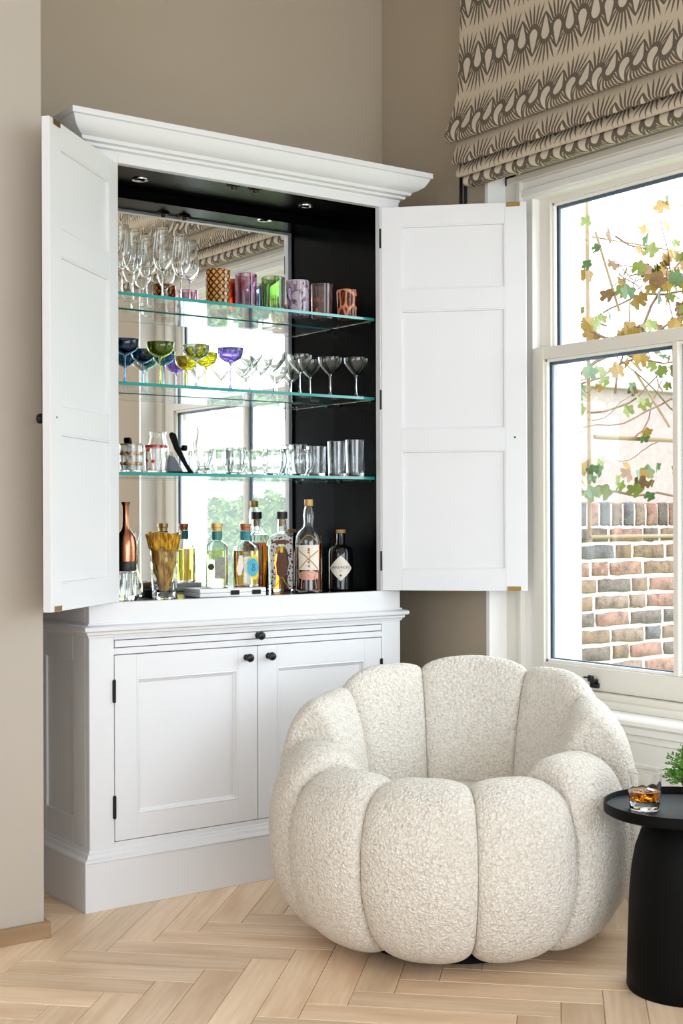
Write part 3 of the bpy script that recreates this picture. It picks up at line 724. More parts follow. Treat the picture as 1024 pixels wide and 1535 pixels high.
def stemware(name, bowl, stem, mats, seg=40):
    root = empty(name, (0, 0, 0))
    MB().lathe(bowl, seg).build('bowl', mats[0], root, shift=False, smooth=40)
    MB().lathe(stem, 24).build('stem', mats[1], root, shift=False, smooth=40)
    return root
def foot(r, h, t=.0028): return [(0, 0), (r, 0), (r, .0012), (r * .5, .003), (.006, .008), (t * 1.15, .02), (t, h * .5), (t, h - .012), (t * 1.5, h - .004), (t * 2.2, h), (0, h)]
# tall wine glasses
wb1 = [(0, .0905), (.006, .0915), (.018, .100), (.0275, .120), (.0305, .140), (.0290, .170), (.0245, .205), (.0215, .232), (.0205, .2325), (.0210, .230), (.0238, .205), (.0282, .170), (.0297, .140), (.0267, .121), (.017, .102), (.005, .0938), (0, .0932)]
wg0 = stemware('wine_glass', wb1, foot(.033, .0905), (M_clear, M_clear))
first = True
spots = [(1.978, 3.95), (2.040, 3.995), (2.127, 4.062), (2.112, 3.925), (2.212, 3.98), (2.277, 4.035)]
WL = ['tall clear tulip wine glass on the top shelf, nearest the open left hand door', 'second clear tulip wine glass along the top shelf from the left hand door', 'clear tulip wine glass on the top shelf standing closest to the mirror', 'third clear tulip wine glass along the top shelf from the left hand door',
      'second clear tulip wine glass along from the amber lattice tumbler', 'clear tulip wine glass on the top shelf, next to the amber lattice tumbler']
for (x, y), lb in zip(spots, WL):
    o = wg0 if first else copy_tree(wg0); first = False
    o.location = (x, y, ZS[0] + E_); o.rotation_euler = (0, 0, x * 5)
    tag(o, lb, 'wine glass', 'clear wine glasses on the top shelf')

# ------------------------------------------------------------------ second shelf
def tint(name, c, ior=1.45): return glassy(name, c, 0.0, ior)
G_navy = tint('navy_glass', rgb(96, 138, 172)); G_teal = tint('teal_glass', rgb(136, 180, 186)); G_olive = tint('olive_glass', rgb(208, 210, 112))
G_smoke = tint('smoke_glass', rgb(206, 212, 204)); G_yellow = tint('yellow_glass', rgb(234, 228, 104)); G_purple = tint('purple_glass', rgb(182, 166, 236))
cb1 = [(0, .092), (.006, .093), (.020, .098), (.036, .108), (.0435, .122), (.0455, .142), (.0446, .1435), (.0438, .142), (.0418, .123), (.0345, .110), (.019, .1005), (.005, .0955), (0, .095)]
def coupe(mat, x, y, sc, lb):
    r_ = stemware('coupe_glass', cb1, foot(.034, .0925, .0026), (mat, mat))
    r_.location = (x, y, ZS[1] + E_); r_.scale = (sc, sc, min(1, sc + .06))
    tag(r_, lb, 'coupe glass', 'coloured coupe glasses on the middle shelf')
coupe(G_navy, 1.978, 3.93, 1.0, 'navy blue coupe glass next to the left hand cabinet door')
coupe(G_navy, 2.106, 4.055, .86, 'navy blue coupe glass standing behind the olive one')
coupe(G_olive, 2.106, 3.93, 1.0, 'olive green coupe glass on the middle shelf')
coupe(G_teal, 2.188, 4.06, .86, 'dark teal coupe glass beside the mirror')
coupe(G_smoke, 2.241, 3.93, .98, 'smoky grey coupe glass on the middle shelf')
coupe(G_yellow, 2.348, 4.052, .9, 'bright yellow coupe glass beside the mirror')
coupe(G_purple, 2.374, 3.93, .97, 'purple coupe glass on the middle shelf')
mb1 = [(0, .079), (.006, .080), (.012, .084), (.030, .104), (.0415, .122), (.044, .134), (.0435, .142), (.0427, .142), (.0428, .134), (.0402, .1225), (.029, .106), (.011, .0865), (.004, .082), (0, .0818)]
ma = stemware('cocktail_glass', mb1, foot(.033, .0795, .0026), (M_clear, M_clear)); first = True
for x, y, lb in ((2.459, 3.94, 'clear flared cocktail glass next to the purple coupe'), (2.578, 4.058, 'clear flared cocktail glass by the mirror, second row, nearer the purple coupe'), (2.558, 3.94, 'second clear flared cocktail glass along from the purple coupe'),
                 (2.665, 3.94, 'third clear flared cocktail glass along from the purple coupe'), (2.790, 4.058, 'clear flared cocktail glass by the mirror, second row, nearer the open right hand door'), (2.800, 3.945, 'second clear flared cocktail glass in from the open right hand door'), (2.886, 3.905, 'clear flared cocktail glass nearest the open right hand door')):
    o = ma if first else copy_tree(ma); first = False
    o.location = (x, y, ZS[1] + E_); o.rotation_euler = (0, 0, x * 7)
    tag(o, lb, 'cocktail glass', 'clear cocktail glasses on the middle shelf')

# ------------------------------------------------------------------ third shelf
z3 = ZS[2] + E_
def pat_bands(t):
    a, z = polar(t); zz = t.math('PINGPONG', t.math('ADD', z, .004), 0.0165)
    n = t.voronoi(t.coord('Object'), 130); d = t.math('MULTIPLY', t.math('LESS_THAN', zz, .0055), t.math('LESS_THAN', n, .55))
    hue = t.noise(t.coord('Object'), 40, 1)
    return t.mix(d, rgb(240, 240, 238), t.ramp(hue, [(0.4, rgb(200, 140, 40)), (0.6, rgb(90, 70, 30))])), t.math('MULTIPLY_ADD', d, -.7, .9)
def pat_fruit(t):
    a, z = polar(t); n = t.voronoi(t.coord('Object'), 34); d = t.math('LESS_THAN', n, .22)
    rim = t.math('GREATER_THAN', z, .084)
    c = t.mix(d, rgb(242, 240, 238), t.ramp(t.noise(t.coord('Object'), 25, 1), [(0.45, rgb(200, 40, 24)), (0.55, rgb(226, 130, 30))]))
    dd = t.math('MAXIMUM', d, rim)
    return t.mix(rim, c, rgb(176, 30, 38)), t.math('MULTIPLY_ADD', dd, -.75, .92)
put(tumbler_mesh(None, .0385, .094, .97), 'tumbler', colglass('beaded_glass', pat_bands), (2.004, 3.94, z3), 'clear tumbler with rows of gold and brown beading', 'tumbler', rz=.4)
put(tumbler_mesh(None, .0385, .092, .97), 'tumbler', colglass('fruit_glass', pat_fruit), (2.094, 3.94, z3), 'clear tumbler with a red rim and painted fruit', 'tumbler', rz=1.9)
# black bar tool with a slanted handle over a grey wedge
bt = empty('bar_tool', (2.180, 3.945, z3), label='black bar tool with a slanted handle on the lowest glass shelf', cat='bar tool', rz=radians(-36))
def pris(poly, y0, y1, nm, mt, bv=.002):
    MB().prism(poly, y0, y1).build(nm, mt, bt, shift=False, smooth=30, bevel=bv)
pris([(.052, 0), (.036, 0), (-.012, .080), (-.030, .128), (-.027, .136), (-.018, .138), (-.008, .132), (.004, .092), (.030, .034)], -.011, .011, 'handle', M_blackmatte)
pris([(.050, 0), (-.046, 0), (-.046, .006), (.050, .006)], -.016, .016, 'base', M_blackmatte)
M_gray = paint('smoked_plastic', rgb(92, 98, 106), 0.3, 0.1, 40)
pris([(-.043, .007), (.016, .007), (-.010, .055), (-.030, .062)], -.013, .013, 'wedge', M_gray)
MB().lathe([(0, 0), (.007, 0), (.010, .005), (.010, .016), (.008, .019), (0, .019)], 16, c=(.020, .004, .076)).build('knob', M_blackmatte, bt, shift=False)
MB().tube([(0, .004, .085), (.020, .004, .080)], .004, 8).build('knob_stem', M_blackmatte, bt, shift=False)
# carafe
def ribs(a, z): return 1 + .018 * cos(14 * a)
put(MB().lathe([(0, 0), (.028, 0), (.030, .004), (.024, .014), (.020, .022), (.022, .034), (.033, .064), (.0375, .090), (.036, .110), (.029, .132), (.027, .145), (.0295, .160), (.028, .1605), (.0255, .145), (.0275, .131), (.0345, .109), (.0358, .090), (.0315, .064), (.0205, .036), (.018, .026), (0, .024)], 56, mod=ribs),
    'carafe', M_clear, (2.283, 3.96, z3), 'clear ribbed glass carafe with a narrow waist beside the black bar tool', 'carafe')
st = MB().lathe([(0, 0), (.022, 0), (.030, .006), (.041, .024), (.0455, .045), (.0445, .066), (.0385, .092), (.0375, .0925), (.037, .0915), (.043, .066), (.044, .045), (.0395, .025), (.028, .0085), (.015, .005), (0, .005)], 44)
s0 = None
for x, y, lb in ((2.389, 3.93, 'clear round stemless wine glass next to the ribbed carafe'), (2.405, 4.045, 'clear round stemless wine glass by the mirror behind the ribbed carafe'), (2.548, 4.05, 'clear round stemless wine glass by the mirror in the middle of the shelf'),
                 (2.552, 3.935, 'second clear round stemless wine glass along from the ribbed carafe'), (2.662, 3.94, 'clear round stemless wine glass next to the cut crystal tumblers')):
    if s0 is None: s0 = o = st.build('stemless_glass', M_clear, None, smooth=40)
    else: o = s0.copy(); COL.objects.link(o)
    o.location = (x, y, z3); tag(o, lb, 'wine glass', 'stemless wine glasses on the lowest shelf')
def cut(a, z): return 1 + (.022 * abs(cos(7 * a + z * 45)) * abs(cos(7 * a - z * 45)) if z < .062 else 0)
def cut_tumbler(r_, h_):
    pr = [(0, 0), (r_ * .86, 0)] + [(r_ * (.88 + .12 * k / 12), .004 + (h_ - .006) * k / 12) for k in range(13)] + [(r_ - .002, h_), (r_ - .0035, h_ - .002), (r_ * .9 - .003, h_ * .5), (r_ * .88 - .004, .016), (r_ * .7, .014), (0, .013)]
    return MB().lathe(pr, 84, mod=cut)
put(cut_tumbler(.036, .112), 'cut_tumbler', M_crystal, (2.777, 4.0, z3), 'cut crystal tumbler behind the stemless glasses', 'tumbler', 'cut crystal tumblers', smooth=20)
put(cut_tumbler(.037, .132), 'cut_tumbler', M_crystal, (2.866, 3.995, z3), 'tall cut crystal tumbler beside the mirror', 'tumbler', 'cut crystal tumblers', smooth=20)
put(cut_tumbler(.037, .134), 'cut_tumbler', M_crystal, (2.885, 3.910, z3), 'tall cut crystal tumbler at the shelf end near the open door', 'tumbler', 'cut crystal tumblers', smooth=20)

# ------------------------------------------------------------------ deck: bottles and bar things
zd = DZ + .0004
RB = radians(-35.8)                    # turn a front (local -y) towards the room
def sup(a, b_, n, z, seg=48, c=(0, 0)):
    out = []
    for j in range(seg):
        t = 2 * pi * j / seg; ct, st_ = cos(t), sin(t)
        out.append((c[0] + a * abs(ct) ** (2 / n) * (1 if ct >= 0 else -1), c[1] + b_ * abs(st_) ** (2 / n) * (1 if st_ >= 0 else -1), z))
    return out
def bottle(loc, rz, label, sect, glass, liquid=None, fill=.6, th=.0022, name='liquor_bottle', group='bottles on the cabinet deck'):
    """sect = [(half width, half depth, exponent, z)...] from foot to mouth"""
    root = empty(name, loc, rz, label, 'bottle', group)
    mb = MB(); outer = [sup(a, b_, n, z) for a, b_, n, z in sect]
    inner = [sup(max(a - th, .002), max(b_ - th, .002), n, max(z, sect[0][3] + .008)) for a, b_, n, z in sect]
    mb.loft(outer + inner[::-1], cap0=True, cap1=True)
    mb.build('glass', glass, root, shift=False, smooth=35)
    if liquid:
        ztop = fill
        rings = []
        for k, (a, b_, n, z) in enumerate(sect):
            zz = max(z, sect[0][3] + .0085)
            if z > ztop: break
            rings.append(sup(a - th - .0006, b_ - th - .0006, n, zz))
        a, b_, n, z = sect[k - 1]; rings.append(sup(a - th - .0006, b_ - th - .0006, n, ztop))
        MB().loft(rings).build('liquid', liquid, root, shift=False, smooth=35)
    return root
def cap(root, prof, mat, nm='stopper'): return MB().lathe(prof, 28).build(nm, mat, root, shift=False)
def wrap_label(root, a_r, z0, z1, w, mat, nm='label', poly=None, nx=16, nz=12, dth=.0006):
    """label bent round a cylinder of radius a_r, centred on local -y; poly(t) gives relative half width at height t"""
    vs = []; fs = []
    for i in range(nz + 1):
        t = i / nz; hw = (poly(t) if poly else 1.0) * w / 2
        for j in range(nx + 1):
            x = -hw + 2 * hw * j / nx; an = x / a_r
            vs.append((a_r * sin(an), -a_r * cos(an), z0 + (z1 - z0) * t))
    for i in range(nz):
        for j in range(nx): a = i * (nx + 1) + j; fs.append((a, a + 1, a + nx + 2, a + nx + 1))
    n = len(vs); vs2 = [(x * (1 + dth / a_r), y * (1 + dth / a_r), z) for x, y, z in vs]
    mb = MB(); mb.v = vs + vs2; mb.f = [f[::-1] for f in fs] + [tuple(i + n for i in f) for f in fs]
    for i in range(nz):
        for j in (0, nx):
            a = i * (nx + 1) + j; mb.f.append((a, a + nx + 1, a + nx + 1 + n, a + n))
    return mb.build(nm, mat, root, shift=False, smooth=50)
def flat(root, poly, y, th, mat, nm):
    """outline in local (x,z) standing on the plane y, thickness towards the front"""
    return MB().prism(poly, y - th, y).build(nm, mat, root, shift=False, smooth=30)
def text(root, body, size, x, z, y, mat, nm='lettering', bend=None):
    cu = bpy.data.curves.new(nm, 'FONT'); cu.body = body; cu.size = size; cu.align_x = 'CENTER'; cu.align_y = 'CENTER'
    t_ = bpy.data.objects.new(nm, cu); COL.objects.link(t_)
    dg = bpy.context.evaluated_depsgraph_get(); me = bpy.data.meshes.new_from_object(t_.evaluated_get(dg)); bpy.data.objects.remove(t_)
    for v in me.vertices:
        px, pz = v.co.x + x, v.co.y + z
        v.co = (bend * sin(px / bend), -bend * cos(px / bend), pz) if bend else (px, y, pz)
    me.materials.clear(); me.materials.append(mat)
    o = bpy.data.objects.new(nm, me); COL.objects.link(o); o.parent = root; return o
def circ(r_, cx=0, cz=0, n=32, sx=1, sz=1): return [(cx + r_ * sx * cos(2 * pi * k / n), cz + r_ * sz * sin(2 * pi * k / n)) for k in range(n)]
M_ink = paint('dark_ink', rgb(40, 36, 34), 0.6, 0.1, 50)
M_paper = paint('cream_label_paper', rgb(228, 220, 206), 0.7, 0.04, 60)
M_pinkfoil = paint('pink_foil', rgb(205, 150, 130), 0.45, 0.1, 80, 0, .5, .3)
M_goldfoil = paint('gold_foil', rgb(190, 150, 80), 0.4, 0.15, 80, 0, .5, .5)
M_blueen = paint('turquoise_label', rgb(62, 170, 200), 0.5, 0.08, 60)
M_yellowen = paint('yellow_label', rgb(226, 196, 60), 0.5, 0.1, 60)
M_greylabel = paint('grey_print_label', rgb(150, 150, 140), 0.6, 0.25, 90)
M_darkprint = paint('dark_plum_print', rgb(96, 50, 24), 0.5, 0.2, 90)
L_yellow = glassy('olive_yellow_spirit', rgb(230, 206, 90), 0, 1.34); L_pale = glassy('pale_green_spirit', rgb(228, 226, 160), 0, 1.34)
L_amber = glassy('amber_spirit', rgb(206, 124, 36), 0, 1.34); L_rum = glassy('dark_rum', rgb(128, 56, 20), 0, 1.34)
G_green = tint('pale_green_glass', rgb(226, 238, 230)); G_tealneck = tint('teal_neck_glass', rgb(40, 130, 124)); G_black = paint('black_apothecary_glass', rgb(10, 10, 11), 0.08, 0.05, 20, 0, .5)

# copper topped decanter
dc = empty('decanter', (1.966, 3.905, zd), label='copper topped decanter with a cut crystal base behind the left hand door', cat='decanter')
def spiral(a, z): return 1 + .03 * cos(10 * a + z * 90)
MB().lathe([(0, 0), (.033, 0), (.035, .006), (.035, .06), (.034, .088), (.030, .094), (.0285, .092), (.032, .086), (.032, .014), (0, .012)], 80, mod=spiral).build('crystal_base', M_crystal, dc, shift=False, smooth=20)
MB().lathe([(0, .094), (.033, .094), (.034, .098), (.034, .120), (.033, .124), (0, .124)], 40).build('collar', M_blackcap, dc, shift=False)
MB().lathe([(0, .124), (.035, .124), (.0355, .14), (.0355, .170), (.0345, .186), (.0305, .202), (.022, .216), (.0145, .225), (.0115, .236), (.0105, .26), (.0105, .300), (.0125, .306), (.0150, .312), (.0140, .314), (.0105, .308), (.0085, .300), (.0085, .24), (0, .236)], 48).build('copper_shell', M_copper, dc, shift=False, smooth=45)
# carafe with a wooden collar behind it
cw = empty('pour_over_carafe', (2.058, 4.05, zd), label='clear glass carafe with a wooden collar behind the copper decanter', cat='carafe')
MB().lathe([(0, 0), (.036, 0), (.040, .006), (.038, .04), (.020, .100), (.0145, .128), (.018, .15), (.034, .215), (.033, .2155), (.0165, .15), (.0128, .128), (.018, .100), (.036, .04), (.037, .010), (0, .005)], 40).build('glass', M_clear, cw, shift=False, smooth=40)
MB().lathe([(.0155, .112), (.0205, .112), (.0225, .118), (.0225, .138), (.0205, .144), (.0195, .144), (.0155, .128)], 32).build('wooden_collar', M_wood, cw, shift=False)
# mixing glass holding a fluted amber fan
mg = empty('mixing_glass', (2.096, 3.890, zd), label='heavy cut crystal mixing glass beside the copper decanter', cat='mixing glass')
def dia(a, z): return 1 + (.02 * abs(sin(5 * a + z * 40)) * abs(sin(5 * a - z * 40)) if .012 < z < .13 else 0)
pr = [(0, 0), (.036, 0), (.038, .004)] + [(.038 + .0095 * k / 18, .006 + .160 * k / 18) for k in range(19)] + [(.0455, .1675), (.044, .165), (.041, .10), (.036, .028), (.030, .022), (0, .02)]
MB().lathe(pr, 90, mod=dia).build('glass', M_crystal, mg, shift=False, smooth=20)
def pat_amber(t):
    a, z = polar(t); n = t.noise(t.mapping(t.coord('Object'), (1, 1, .1)), 160, 2)
    return t.ramp(n, [(0.35, rgb(138, 88, 8)), (0.5, rgb(196, 142, 24)), (0.65, rgb(230, 184, 60))]), .25
M_ambf = colglass('amber_acetate', pat_amber)
fan = MB(); rings = []
for k in range(13):
    t = k / 12; z = .024 + .188 * t; r_ = .014 + .044 * t ** .85; amp = .035 + .05 * t
    rings.append([((r_ * (1 + amp * (cos(7 * a) + .5 * sin(4 * a + 1)))) * cos(a), (r_ * (1 + amp * (cos(7 * a) + .5 * sin(4 * a + 1)))) * sin(a), z + (.006 * cos(3 * a + .6) if k == 12 else 0)) for a in [2 * pi * j / 84 for j in range(84)]])
ins = [[(x * .94, y * .94, z + .0005) for x, y, z in r_] for r_ in rings[::-1]]
fan.loft(rings + ins, True, True)
fo_ = fan.build('pleated_fan', M_ambf, None, smooth=50); fo_.location = (2.096, 3.890, zd)
# keep the pleats inside the glass below its rim
for v in fo_.data.vertices:
    lim = .0325 + .0095 * max(0, min(1, (v.co.z - .02) / .14)); r_ = math.hypot(v.co.x, v.co.y)
    if v.co.z < .160 and r_ > lim: v.co.x *= lim / r_; v.co.y *= lim / r_
tag(fo_, 'pleated amber fan standing in the crystal mixing glass', 'decoration')
# slate dish with a wooden pestle
M_slate = paint('slate', rgb(48, 54, 66), 0.5, 0.15, 40)
put(MB().lathe([(0, 0), (.050, 0), (.056, .004), (.060, .022), (.0585, .0225), (.054, .008), (0, .006)], 48), 'slate_dish', M_slate, (2.165, 4.045, zd), 'dark slate dish beside the mirror on the cabinet deck', 'dish')
pe = MB().tube([(2.135, 4.045, zd + .017), (2.165, 4.047, zd + .024), (2.205, 4.049, zd + .0335), (2.222, 4.050, zd + .037)], [.010, .011, .007, .008], 14).build('muddler', M_wood, None); tag(pe, 'dark wooden muddler resting in the slate dish', 'muddler')
# white case with dark clasps
wc = empty('flat_case', (2.335, 3.905, zd), label='flat white case with two dark clasps under the bottles', cat='case', rz=radians(-5))
MB().box(-.122, .122, -.064, .064, 0, .0135).build('case_base', M_white, wc, shift=False, smooth=None, bevel=.0015)
MB().box(-.122, .122, -.064, .064, .0142, .0275).build('case_lid', M_white, wc, shift=False, smooth=None, bevel=.0015)
for x in (.005, .085):
    MB().box(x - .016, x + .016, -.0672, -.064, .006, .021).box(x - .009, x + .009, -.0690, -.067, .009, .018).build('clasp', M_iron, wc, shift=False, smooth=None, bevel=.001)
zc = zd + .028
# silver strainer spring on the case
sp_ = MB(); pts = []
for k in range(140):
    a = k * .55; q = k / 139; ang = 2 * pi * q
    pts.append((.016 * cos(ang) + .0035 * cos(a) * cos(ang), .016 * sin(ang) + .0035 * cos(a) * sin(ang), .0045 + .0035 * sin(a)))
sp_.tube(pts, .0009, 5)
put(sp_, 'strainer_spring', M_chrome, (2.252, 3.890, zc), 'coiled silver strainer spring lying on the white case', 'bar tool')
# pale green square bottle
b1 = bottle((2.318, 3.930, zc), RB, 'square bottle of pale spirit with a teal neck on the white case', [(.034, .034, 7, 0), (.036, .036, 7, .004), (.036, .036, 7, .135), (.034, .034, 5, .143), (.024, .024, 3, .152), (.0155, .0155, 2, .158), (.0145, .0145, 2, .19)], G_green, L_pale, .125)
cap(b1, [(0, .190), (.0165, .190), (.0165, .200), (.0195, .202), (.0195, .216), (0, .216)], M_goldcap)
MB().lathe([(.0150, .160), (.0175, .160), (.0175, .189), (.0150, .189)], 28).build('neck_sleeve', paint('teal_wax', rgb(30, 108, 100), .3, .2, 60), b1, shift=False)
flat(b1, [(-.004, .03), (.030, .03), (.030, .102), (-.004, .102)], -.0362, .0006, M_greylabel, 'label')
flat(b1, circ(.011, -.016, .07, 24), -.0362, .0008, M_ink, 'medallion')
MB().tube([(-.010, -.0368, .1), (-.004, -.0368, .118), (.012, -.0368, .125), (.030, -.0368, .124)], .0016, 6).build('label_flourish', M_yellowen, b1, shift=False)
# yellow faceted bottle
def oct_(a, z): return 1.0
b2 = bottle((2.416, 3.905, zc), RB + .15, 'faceted bottle of yellow spirit with a turquoise eye label on the white case', [(.040, .034, 3.2, 0), (.043, .037, 3.2, .004), (.045, .038, 3.2, .06), (.045, .038, 3.2, .118), (.040, .034, 3, .134), (.026, .024, 2.5, .146), (.0165, .0165, 2, .155), (.015, .015, 2, .19)], M_clear, L_yellow, .122)
cap(b2, [(0, .190), (.0165, .190), (.0165, .200), (.018, .202), (.018, .214), (0, .214)], M_coppercap)
MB().lathe([(.0155, .158), (.0180, .158), (.0180, .189), (.0155, .189)], 28).build('neck_sleeve', paint('teal_paper', rgb(36, 120, 126), .5, .25, 80), b2, shift=False)
flat(b2, [(-.002, .066), (.010, .100), (.030, .110), (.040, .100), (.040, .036), (.030, .024), (.010, .034)], -.0385, .0006, M_yellowen, 'label')
flat(b2, circ(.027, .021, .067, 32, .72, 1.15), -.0393, .0006, M_blueen, 'label')
flat(b2, circ(.0052, .024, .074, 20), -.0400, .0005, M_ink, 'emblem'); flat(b2, circ(.0064, .024, .061, 20), -.0400, .0005, M_ink, 'emblem')
flat(b2, circ(.0030, .024, .074, 20), -.0406, .0005, M_blueen, 'emblem'); flat(b2, circ(.0040, .024, .061, 20), -.0406, .0005, M_blueen, 'emblem')
flat(b2, [(-.034, .060), (-.024, .108), (-.012, .106), (-.010, .070), (-.018, .040), (-.028, .040)], -.0385, .0005, M_paper, 'label')
# printed square bottle
def pat_print(t):
    v = t.voronoi(t.coord('Object'), 95); d = t.math('GREATER_THAN', v, .36)
    n = t.noise(t.coord('Object'), 45, 2)
    return t.mix(d, t.ramp(n, [(0.4, rgb(110, 50, 62)), (0.6, rgb(70, 62, 66))]), rgb(226, 222, 222)), t.math('MULTIPLY_ADD', d, -.2, .5)
M_print = colglass('white_filigree_print', pat_print)
b5 = bottle((2.650, 4.035, zd), RB, 'square bottle with white filigree print and amber spirit beside the mirror', [(.038, .034, 9, 0), (.040, .036, 9, .004), (.040, .036, 9, .192), (.038, .034, 7, .200), (.022, .022, 3, .207), (.0175, .0175, 2, .213), (.0155, .0155, 2, .255)], M_clear, L_amber, .16)
cap(b5, [(0, .258), (.016, .258), (.0195, .259), (.0195, .284), (0, .284)], M_blackcap); MB().lathe([(0, .232), (.0122, .232), (.0122, .2575), (0, .2575)], 20).build('cork', M_cork, b5, shift=False)
pa = [(-.039, .012), (-.024, .012), (-.018, .06), (-.026, .10), (-.022, .14), (-.010, .168), (0, .174), (.010, .168), (.022, .14), (.026, .10), (.018, .06), (.024, .012), (.039, .012), (.039, .196), (-.039, .196)]
flat(b5, pa, -.0362, .0006, M_print, 'printed_frame')
flat(b5, circ(.030, 0, .176, 32, 1, .26), -.0370, .0005, M_darkprint, 'printed_hat')
flat(b5, [(-.017, .06), (-.020, .10), (-.014, .138), (-.004, .152), (0, .156), (.004, .152), (.014, .138), (.020, .10), (.017, .06), (.006, .052), (-.006, .052)], -.0366, .0004, M_darkprint, 'printed_figure')
flat(b5, [(-.006, .146), (0, .170), (.006, .146), (.004, .138), (-.004, .138)], -.0374, .0004, M_yellowen, 'printed_crest')
for q in (-1, 1): MB().tube([(q * .003, -.0372, .052), (q * .012, -.0372, .032), (q * .024, -.0372, .018)], .0014, 6).build('printed_scroll', M_goldfoil, b5, shift=False)
# rum bottle
b6 = bottle((2.700, 3.938, zd), RB, 'tall rum bottle with a cream label and crossed gold ribbons', [(.043, .043, 2, 0), (.0475, .0475, 2, .005), (.0475, .0475, 2, .178), (.0455, .0455, 2, .196), (.036, .036, 2, .214), (.0215, .0215, 2, .228), (.0175, .0175, 2, .245), (.0205, .0205, 2, .268), (.0175, .0175, 2, .288), (.0135, .0135, 2, .302)], M_clear, L_rum, .172)
cap(b6, [(0, .303), (.0145, .303), (.0155, .305), (.0155, .325), (.0140, .327), (0, .327)], M_goldcap)
wrap_label(b6, .0478, .078, .166, .078, M_paper)
wrap_label(b6, .0478, .044, .074, .074, M_pinkfoil, 'lower_label', poly=lambda t: .55 + .45 * abs(sin(t * pi)) ** .5)
def on_cyl(x, z, r_=.0488): return (r_ * sin(x / r_), -r_ * cos(x / r_), z)
for q in (-1, 1):
    MB().tube([on_cyl(q * (-.036 + .072 * k / 16), .146 - .066 * k / 16 + .005 * sin(k / 16 * pi)) for k in range(17)], .0017, 6).build('gold_ribbon', M_goldfoil, b6, shift=False)
    MB().tube([on_cyl(q * .036 * k / 10, .201 - .032 * (k / 10) ** 1.6, .0488 if k > 3 else .046 + .0028 * k / 3) for k in range(11)], .0016, 6).build('shoulder_cord', M_goldfoil, b6, shift=False)
    MB().tube([on_cyl(q * .020, .058), on_cyl(q * .026, .036), on_cyl(q * .028, .012)], .0016, 6).build('label_tail', M_pinkfoil, b6, shift=False)
M_rust = paint('rust_ink', rgb(168, 84, 52), .6, .1, 40)
for x, z in ((.004, .152), (.024, .148), (-.030, .106), (-.018, .092), (.030, .106), (.002, .140), (-.008, .116)):
    wrap_label(b6, .0486, z - .0035, z + .0035, .006, M_rust, 'printed_motif', poly=lambda t: sin(.1 + t * 2.9), nx=4, nz=6)
MB().tube([on_cyl(0.004, .085), on_cyl(.004, .156)], .0007, 5).build('printed_motif', M_rust, b6, shift=False)
# black apothecary bottle with a diamond label
b7 = bottle((2.855, 3.960, zd), RB, 'squat black apothecary bottle with a white diamond label', [(.041, .041, 2, 0), (.0445, .0445, 2, .004), (.0445, .0445, 2, .130), (.0425, .0425, 2, .146), (.034, .034, 2, .158), (.019, .019, 2, .164), (.0155, .0155, 2, .170), (.0150, .0150, 2, .205)], G_black)
cap(b7, [(0, .206), (.0165, .206), (.0175, .207), (.0175, .219), (0, .219)], M_cork)
wrap_label(b7, .0450, .034, .126, .090, M_paper, 'label', poly=lambda t: 1 - abs(2 * t - 1) ** 1.15 + .0, nz=24)
text(b7, "HENDRICK'S", .0125, 0, .0825, 0, M_ink, bend=.0460)
text(b7, "GIN", .0068, 0, .0715, 0, M_ink, bend=.0460)
text(b7, "A", .0050, 0, .096, 0, M_ink, bend=.0460)
wrap_label(b7, .0458, .0505, .0575, .008, M_ink, 'emblem', poly=lambda t: sin(.1 + t * 2.9), nx=6, nz=8)

# ------------------------------------------------------------------ outside: ground, garden wall, trellis, vine, hedge, neighbour
M_grass = paint('lawn', rgb(112, 132, 70), 0.9, 0.3, 8.0, 0.2)
tag(MB().box(3.56, 40, -30, 30, -0.40, -0.30).build('garden_ground', M_grass, smooth=None), kind='structure')
def brick_mat():
    t = NT('old_stock_brick'); r_ = t.n('ShaderNodeObjectInfo').outputs['Random']; co = t.coord('Object')
    off = t.n('ShaderNodeVectorMath', operation='ADD'); t.link(co, off.inputs[0]); t.link(t.n('ShaderNodeObjectInfo').outputs['Location'], off.inputs[1])
    base = t.ramp(r_, [(0.0, rgb(140, 112, 92)), (0.2, rgb(116, 102, 94)), (0.4, rgb(160, 118, 104)), (0.55, rgb(144, 120, 106)), (0.7, rgb(108, 104, 108)), (0.85, rgb(166, 124, 110)), (1.0, rgb(150, 126, 100))], 'CONSTANT')
    n = t.noise(off.outputs[0], 24, 4, .65); n2 = t.noise(off.outputs[0], 160, 2)
    c = t.mix(t.ramp(n, [(0.42, (0, 0, 0, 1)), (0.68, (.7, .7, .7, 1))]), base, rgb(66, 60, 60))
    c = t.mix(t.ramp(n2, [(0.55, (0, 0, 0, 1)), (0.8, (.5, .5, .5, 1))]), c, rgb(200, 184, 168))
    t.p(Base_Color=c, Roughness=0.9); t.bump(n2, .5, .003); return t.m
M_brick = brick_mat(); M_mortar = paint('lime_mortar', rgb(232, 226, 218), 0.95, 0.12, 25, 0.3)
gw = MB().box(3.62, 9.0, 4.212, 4.42, -0.30, 1.268).build('garden_wall', M_mortar, smooth=None)
tag(gw, 'old brick garden wall with an upright brick coping beyond the window', 'wall')
rb = random.Random(5)
